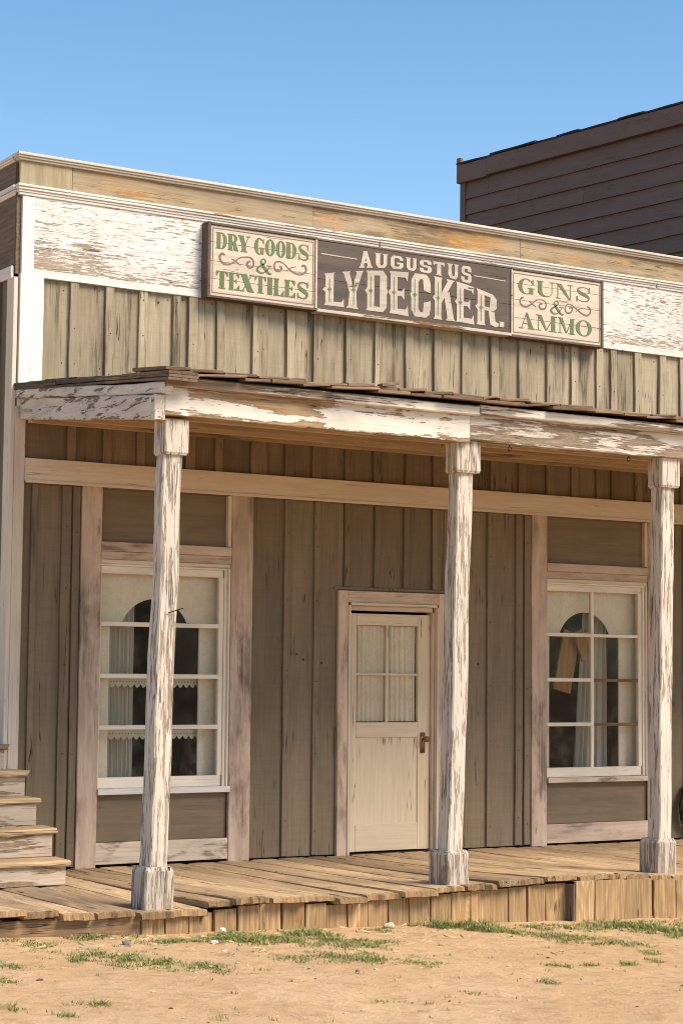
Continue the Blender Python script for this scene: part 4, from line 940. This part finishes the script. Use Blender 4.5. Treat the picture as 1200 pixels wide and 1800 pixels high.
m = MB(); m.board((-1.7, .20, .925), (1.685, 0, 0), (0, 1.2, 0), (0, 0, .04), seg=6, jit=.004); o = m.build('landing', M['step_top'], stair); o.matrix_parent_inverse = SI
for xs in (-1.68, -.06):
    m = MB()
    for i, (y, z0, z1) in enumerate(ys_): m.box(xs, xs + .035, y + .028, 1.3, z0 + (.0 if i else -.0), z1 - .041, 'y')
    o = m.build('stringer', M['step_riser'], stair); o.matrix_parent_inverse = SI

# ------------------------------------------------------------------ dark neighbouring building
nb = empty('dark_building', (9.0, 6.46, 0)); tag(nb, 'tall dark brown clapboard building rising behind the store', 'building')
nb.rotation_euler.z = math.radians(8.5)        # local -Y runs along its left wall towards the street
LY = 9.2
n = MB(); z = 8.02; i = 0
n.box(.004, .03, -LY, 0, -.6, 8.3, 'y')
while z > -.4:
    ys = [0.0]; 
    c0 = random.uniform(.5, 2.5)
    if i == 0: c0 = .48
    while c0 < LY: ys.append(-c0); c0 += random.uniform(2.5, 4.5)
    ys.append(-LY)
    for a, b in zip(ys, ys[1:]):
        n.board((-.014, a - .002, z - .232), (0, b - a + .004, 0), (.034, 0, .236), (-.022, 0, .001), seg=max(2, int((a - b) * 5)), jit=.005, cham=.002)
    z -= .212; i += 1
NB_ = n.build('clapboard_wall', M['clap'], nb)
n = MB(); n.box(-.085, .0, -LY, -.50, 8.03, 8.262, 'y', seg=40, jit=.006); n.box(-.083, .0, -.497, .05, 8.01, 8.25, 'y', seg=4, jit=.004)
n.box(-.042, .0, -.06, .03, -.5, 8.008, 'z', seg=10, jit=.003); n.box(-.085, -.03, -.02, .05, 8.25, 8.345, 'z'); n.build('trim_board', M['clap'], nb)
n = MB(); 
yy = .05
while yy > -LY:
    ln = random.uniform(.3, .9); n.board((-.095, yy, 8.262 + random.uniform(-.004, .012)), (0, -ln, random.uniform(-.01, .012)), (.5, 0, .03), (0, 0, .024), seg=4, jit=.014, cham=.004); yy -= ln * .97
n.box(-.03, 6, -LY, .0, 8.2, 8.26, 'y'); n.build('roof', M['tar'], nb)
n = MB(); n.box(.031, 6, -LY - .03, -LY, -.6, 8.3, 'x', seg=2); n.box(.031, 6, -.03, .0, -.6, 8.3, 'x', seg=2); n.box(6, 6.03, -LY, 0, -.6, 8.3, 'y', seg=2); n.build('end_wall', M['clap'], nb)

# ------------------------------------------------------------------ small things
wr = MB(); random.seed(3)
for q in range(26):
    r0 = .19 + random.uniform(-.045, .03); tx, tz = random.uniform(-.02, .02), random.uniform(-.02, .02); ph = random.random() * 6
    wr.tube([(7.075 + tx + r0 * math.cos(t) + .012 * math.sin(5 * t + ph), -.07 + .03 * math.sin(3 * t + ph), .31 + tz + 1.15 * r0 * math.sin(t) + .012 * math.cos(7 * t + ph)) for t in [kk * 6.283 / 40 for kk in range(41)]], .006, 5)
for q in range(14):
    a = random.uniform(2, 4.4); p = V(7.075 + .2 * math.cos(a), -.08, .31 + .23 * math.sin(a))
    wr.tube([p, p + V(-.03, -.01, .02), p + V(-.05 * random.random() - .01, -.02, .03 + .05 * random.random())], .003, 4)
tag(wr.build('wire_wreath', M['iron']), 'dark tangled wreath of wire and twigs leaning at the wall, right edge', 'wreath')
def stone(name, x, y, r, mat, label, sq=(1, .9, .75)):
    k = MB(); k.blob((x, y, gz(x, y) + r * .45), r, sub=3, sq=sq, jit=.45); tag(k.build(name, mat, smooth=True), label, 'stone')
stone('stone', .468, -2.70, .024, M['stone_white'], 'small blocky white stone against the skirt boards', (1, .8, 1))
stone('stone', .115, -3.228, .021, M['stone_white'], 'flat white pebble in the sand near the grass', (1.2, .9, .55))
stone('stone', -.423, -3.079, .024, M['stone_dark'], 'dark grey pebble between grass patches', (1.1, .9, .6))
stone('stone', 1.753, -2.75, .035, M['stone_tan'], 'tan rounded stone at the foot of the skirt boards', (1.3, .8, .7))
hp = MB()
hp.board((5.60, .26, 1.42), (.14, .02, .56), (.20, 0, -.05), (0, .03, 0), seg=6, jit=.012, cham=.006); hp.board((5.91, .21, 1.68), (-.12, 0, .26), (.12, 0, .055), (0, .03, 0), seg=5, jit=.012, cham=.006)
hp.board((5.97, .23, 1.80), (-.06, 0, .14), (.07, 0, .03), (0, .025, 0), seg=3, jit=.008)
tag(hp.build('hanging_plank', M['warm_plank']), 'broken brown wood pieces hanging inside the window with bare glazing bars', 'wood')

# grass: ground cover that nobody could count
random.seed(11)
CL = [(-.5, -2.74, .17, .12, 1, .05), (-.1, -3.05, .22, .10, 1, .05), (.44, -3.05, .23, .3, 1, .06), (.96, -2.97, .2, .25, .8, .07), (.94, -3.49, .31, .3, .6, .05), (.42, -3.99, .4, .24, .45, .04), (.62, -4.19, .22, .21, .7, .04), (.89, -4.4, .13, .13, .6, .04), (2.30, -2.82, .20, .12, .9, .12), (2.42, -3.0, .15, .20, .7, .09), (2.85, -2.95, .10, .20, .4, .06), (3.17, -3.05, .25, .25, .40, .055), (3.53, -3.15, .26, .36, .55, .065), (3.72, -3.4, .16, .40, .8, .08), (1.68, -4.69, .05, .08, 1, .05), (1.91, -4.7, .05, .07, 1, .05), (2.2, -4.76, .05, .07, 1, .05), (2.75, -4.32, .07, .1, 1, .04), (2.48, -4.68, .04, .09, 1, .04), (1.19, -5.26, .05, .1, .8, .05), (-1.61, -5.18, .05, .09, 1, .05), (-1.49, -3.88, .05, .19, .7, .05), (-1.73, -4.25, .03, .17, .9, .05), (-2.07, -5.15, .04, .12, .6, .05), (-1.9, -5.47, .04, .08, .7, .05), (-.5, -4.03, .2, .44, .25, .05), (-.81, -3.55, .27, .41, .3, .05), (-.99, -2.95, .17, .30, .3, .05), (-.71, -3.79, .2, .38, .25, .05), (-1.15, -5.8, .17, .14, .12, .04), (2.49, -3.2, .17, .28, .5, .05), (2.86, -3.8, .17, .27, .4, .05), (2.68, -3.59, .17, .31, .5, .05), (-.39, -4.14, .08, .24, .4, .06), (1.99, -2.70, .06, .05, .6, .07), (1.59, -2.83, .1, .12, .5, .04), (2.16, -2.70, .06, .05, .5, .06), (-1.68, -5.12, .02, .07, .3, .05), (.55, -5.49, .1, .13, .15, .04), (-.02, -5.61, .12, .16, .12, .04), (.67, -3.2, .08, .18, .8, .05), (4.5, -3.2, .4, .35, .7, .07), (5.6, -3.2, .5, .3, .6, .07), (-2.8, -3.6, .5, .5, .4, .05)]
gr = MB()
def blade(x, y, h, lean, rnd, wd):
    z = gz(x, y) - .004; a = random.random() * 6.283; dx, dy = math.cos(a), math.sin(a); n0 = len(gr.v)
    sx, sy = -dy * wd, dx * wd
    gr.v += [V(x - sx, y - sy, z), V(x + sx, y + sy, z), V(x + dx * lean * .4 + sx * .7, y + dy * lean * .4 + sy * .7, z + h * .6), V(x + dx * lean * .4 - sx * .7, y + dy * lean * .4 - sy * .7, z + h * .6), V(x + dx * lean, y + dy * lean, z + h)]
    gr.face((n0, n0 + 1, n0 + 2, n0 + 3), 0, rnd); gr.face((n0 + 3, n0 + 2, n0 + 4), 0, rnd)
def patch_(cx, cy, rx, ry, den, h):
    h *= .66; rx *= 1.12; cnt = int(min(6000, 12000 * rx * ry * 3.1 * den + 30 * den)); tufts = [(cx + rx * random.gauss(0, .5), cy + ry * random.gauss(0, .5), random.uniform(.4, 1.2)) for _ in range(max(3, cnt // 26))]
    for _ in range(cnt):
        tx, ty, s_ = random.choice(tufts); x, y = tx + random.gauss(0, .026), ty + random.gauss(0, .03)
        if y > -2.66 and x > -.2: continue
        hh = h * s_ * random.uniform(.25, 1.0); blade(x, y, hh, hh * random.uniform(.5, 2.0), min(1, abs(random.gauss(.48, .28))), random.uniform(.0018, .0036))
for c in CL: patch_(*c)
for _ in range(90):
    x, y = random.uniform(-2.3, 4), random.uniform(-6.4, -2.9)
    for q in range(random.randint(3, 12)): blade(x + random.gauss(0, .015), y + random.gauss(0, .02), random.uniform(.008, .028), random.uniform(.008, .03), random.uniform(.3, 1), .003)
for _ in range(420):
    x, y = random.uniform(-2.3, 4.4), -2.68 - abs(random.gauss(0, .55)); a = random.random() * 6.28; l = random.uniform(.02, .09); z = gz(x, y) + .004; n0 = len(gr.v)
    dx, dy = math.cos(a) * l, math.sin(a) * l; gr.v += [V(x, y, z), V(x + .003, y + .003, z), V(x + dx + .003, y + dy + .003, z + random.uniform(0, .02)), V(x + dx, y + dy, z + .004)]; gr.face((n0, n0 + 1, n0 + 2, n0 + 3), 0, .95)
tag(gr.build('grass', M['grass']), 'scattered low green grass and weeds in the sand along the boardwalk', 'grass', kind='stuff')
# crumbs of earth, bark and pebbles
db = MB()
for _ in range(380):
    x, y = random.uniform(-2.6, 4.6), random.uniform(-6.8, -2.68); r = random.choice((.004, .005, .006, .008, .011)) * random.uniform(.7, 1.3)
    m = random.choice((0, 0, 0, 1, 2)); db.blob((x, y, gz(x, y) + r * .25), r, mat=m, rnd=random.random(), sub=1, sq=(random.uniform(.8, 2.2), random.uniform(.7, 1.2), .6), jit=.5)
tag(db.build('gravel', [M['stone_tan'], plain('crumb', (.10, .065, .04), .9), plain('pebble', (.46, .33, .20), .9)]), 'crumbs of earth and small pebbles strewn over the sandy ground', 'gravel', kind='stuff')
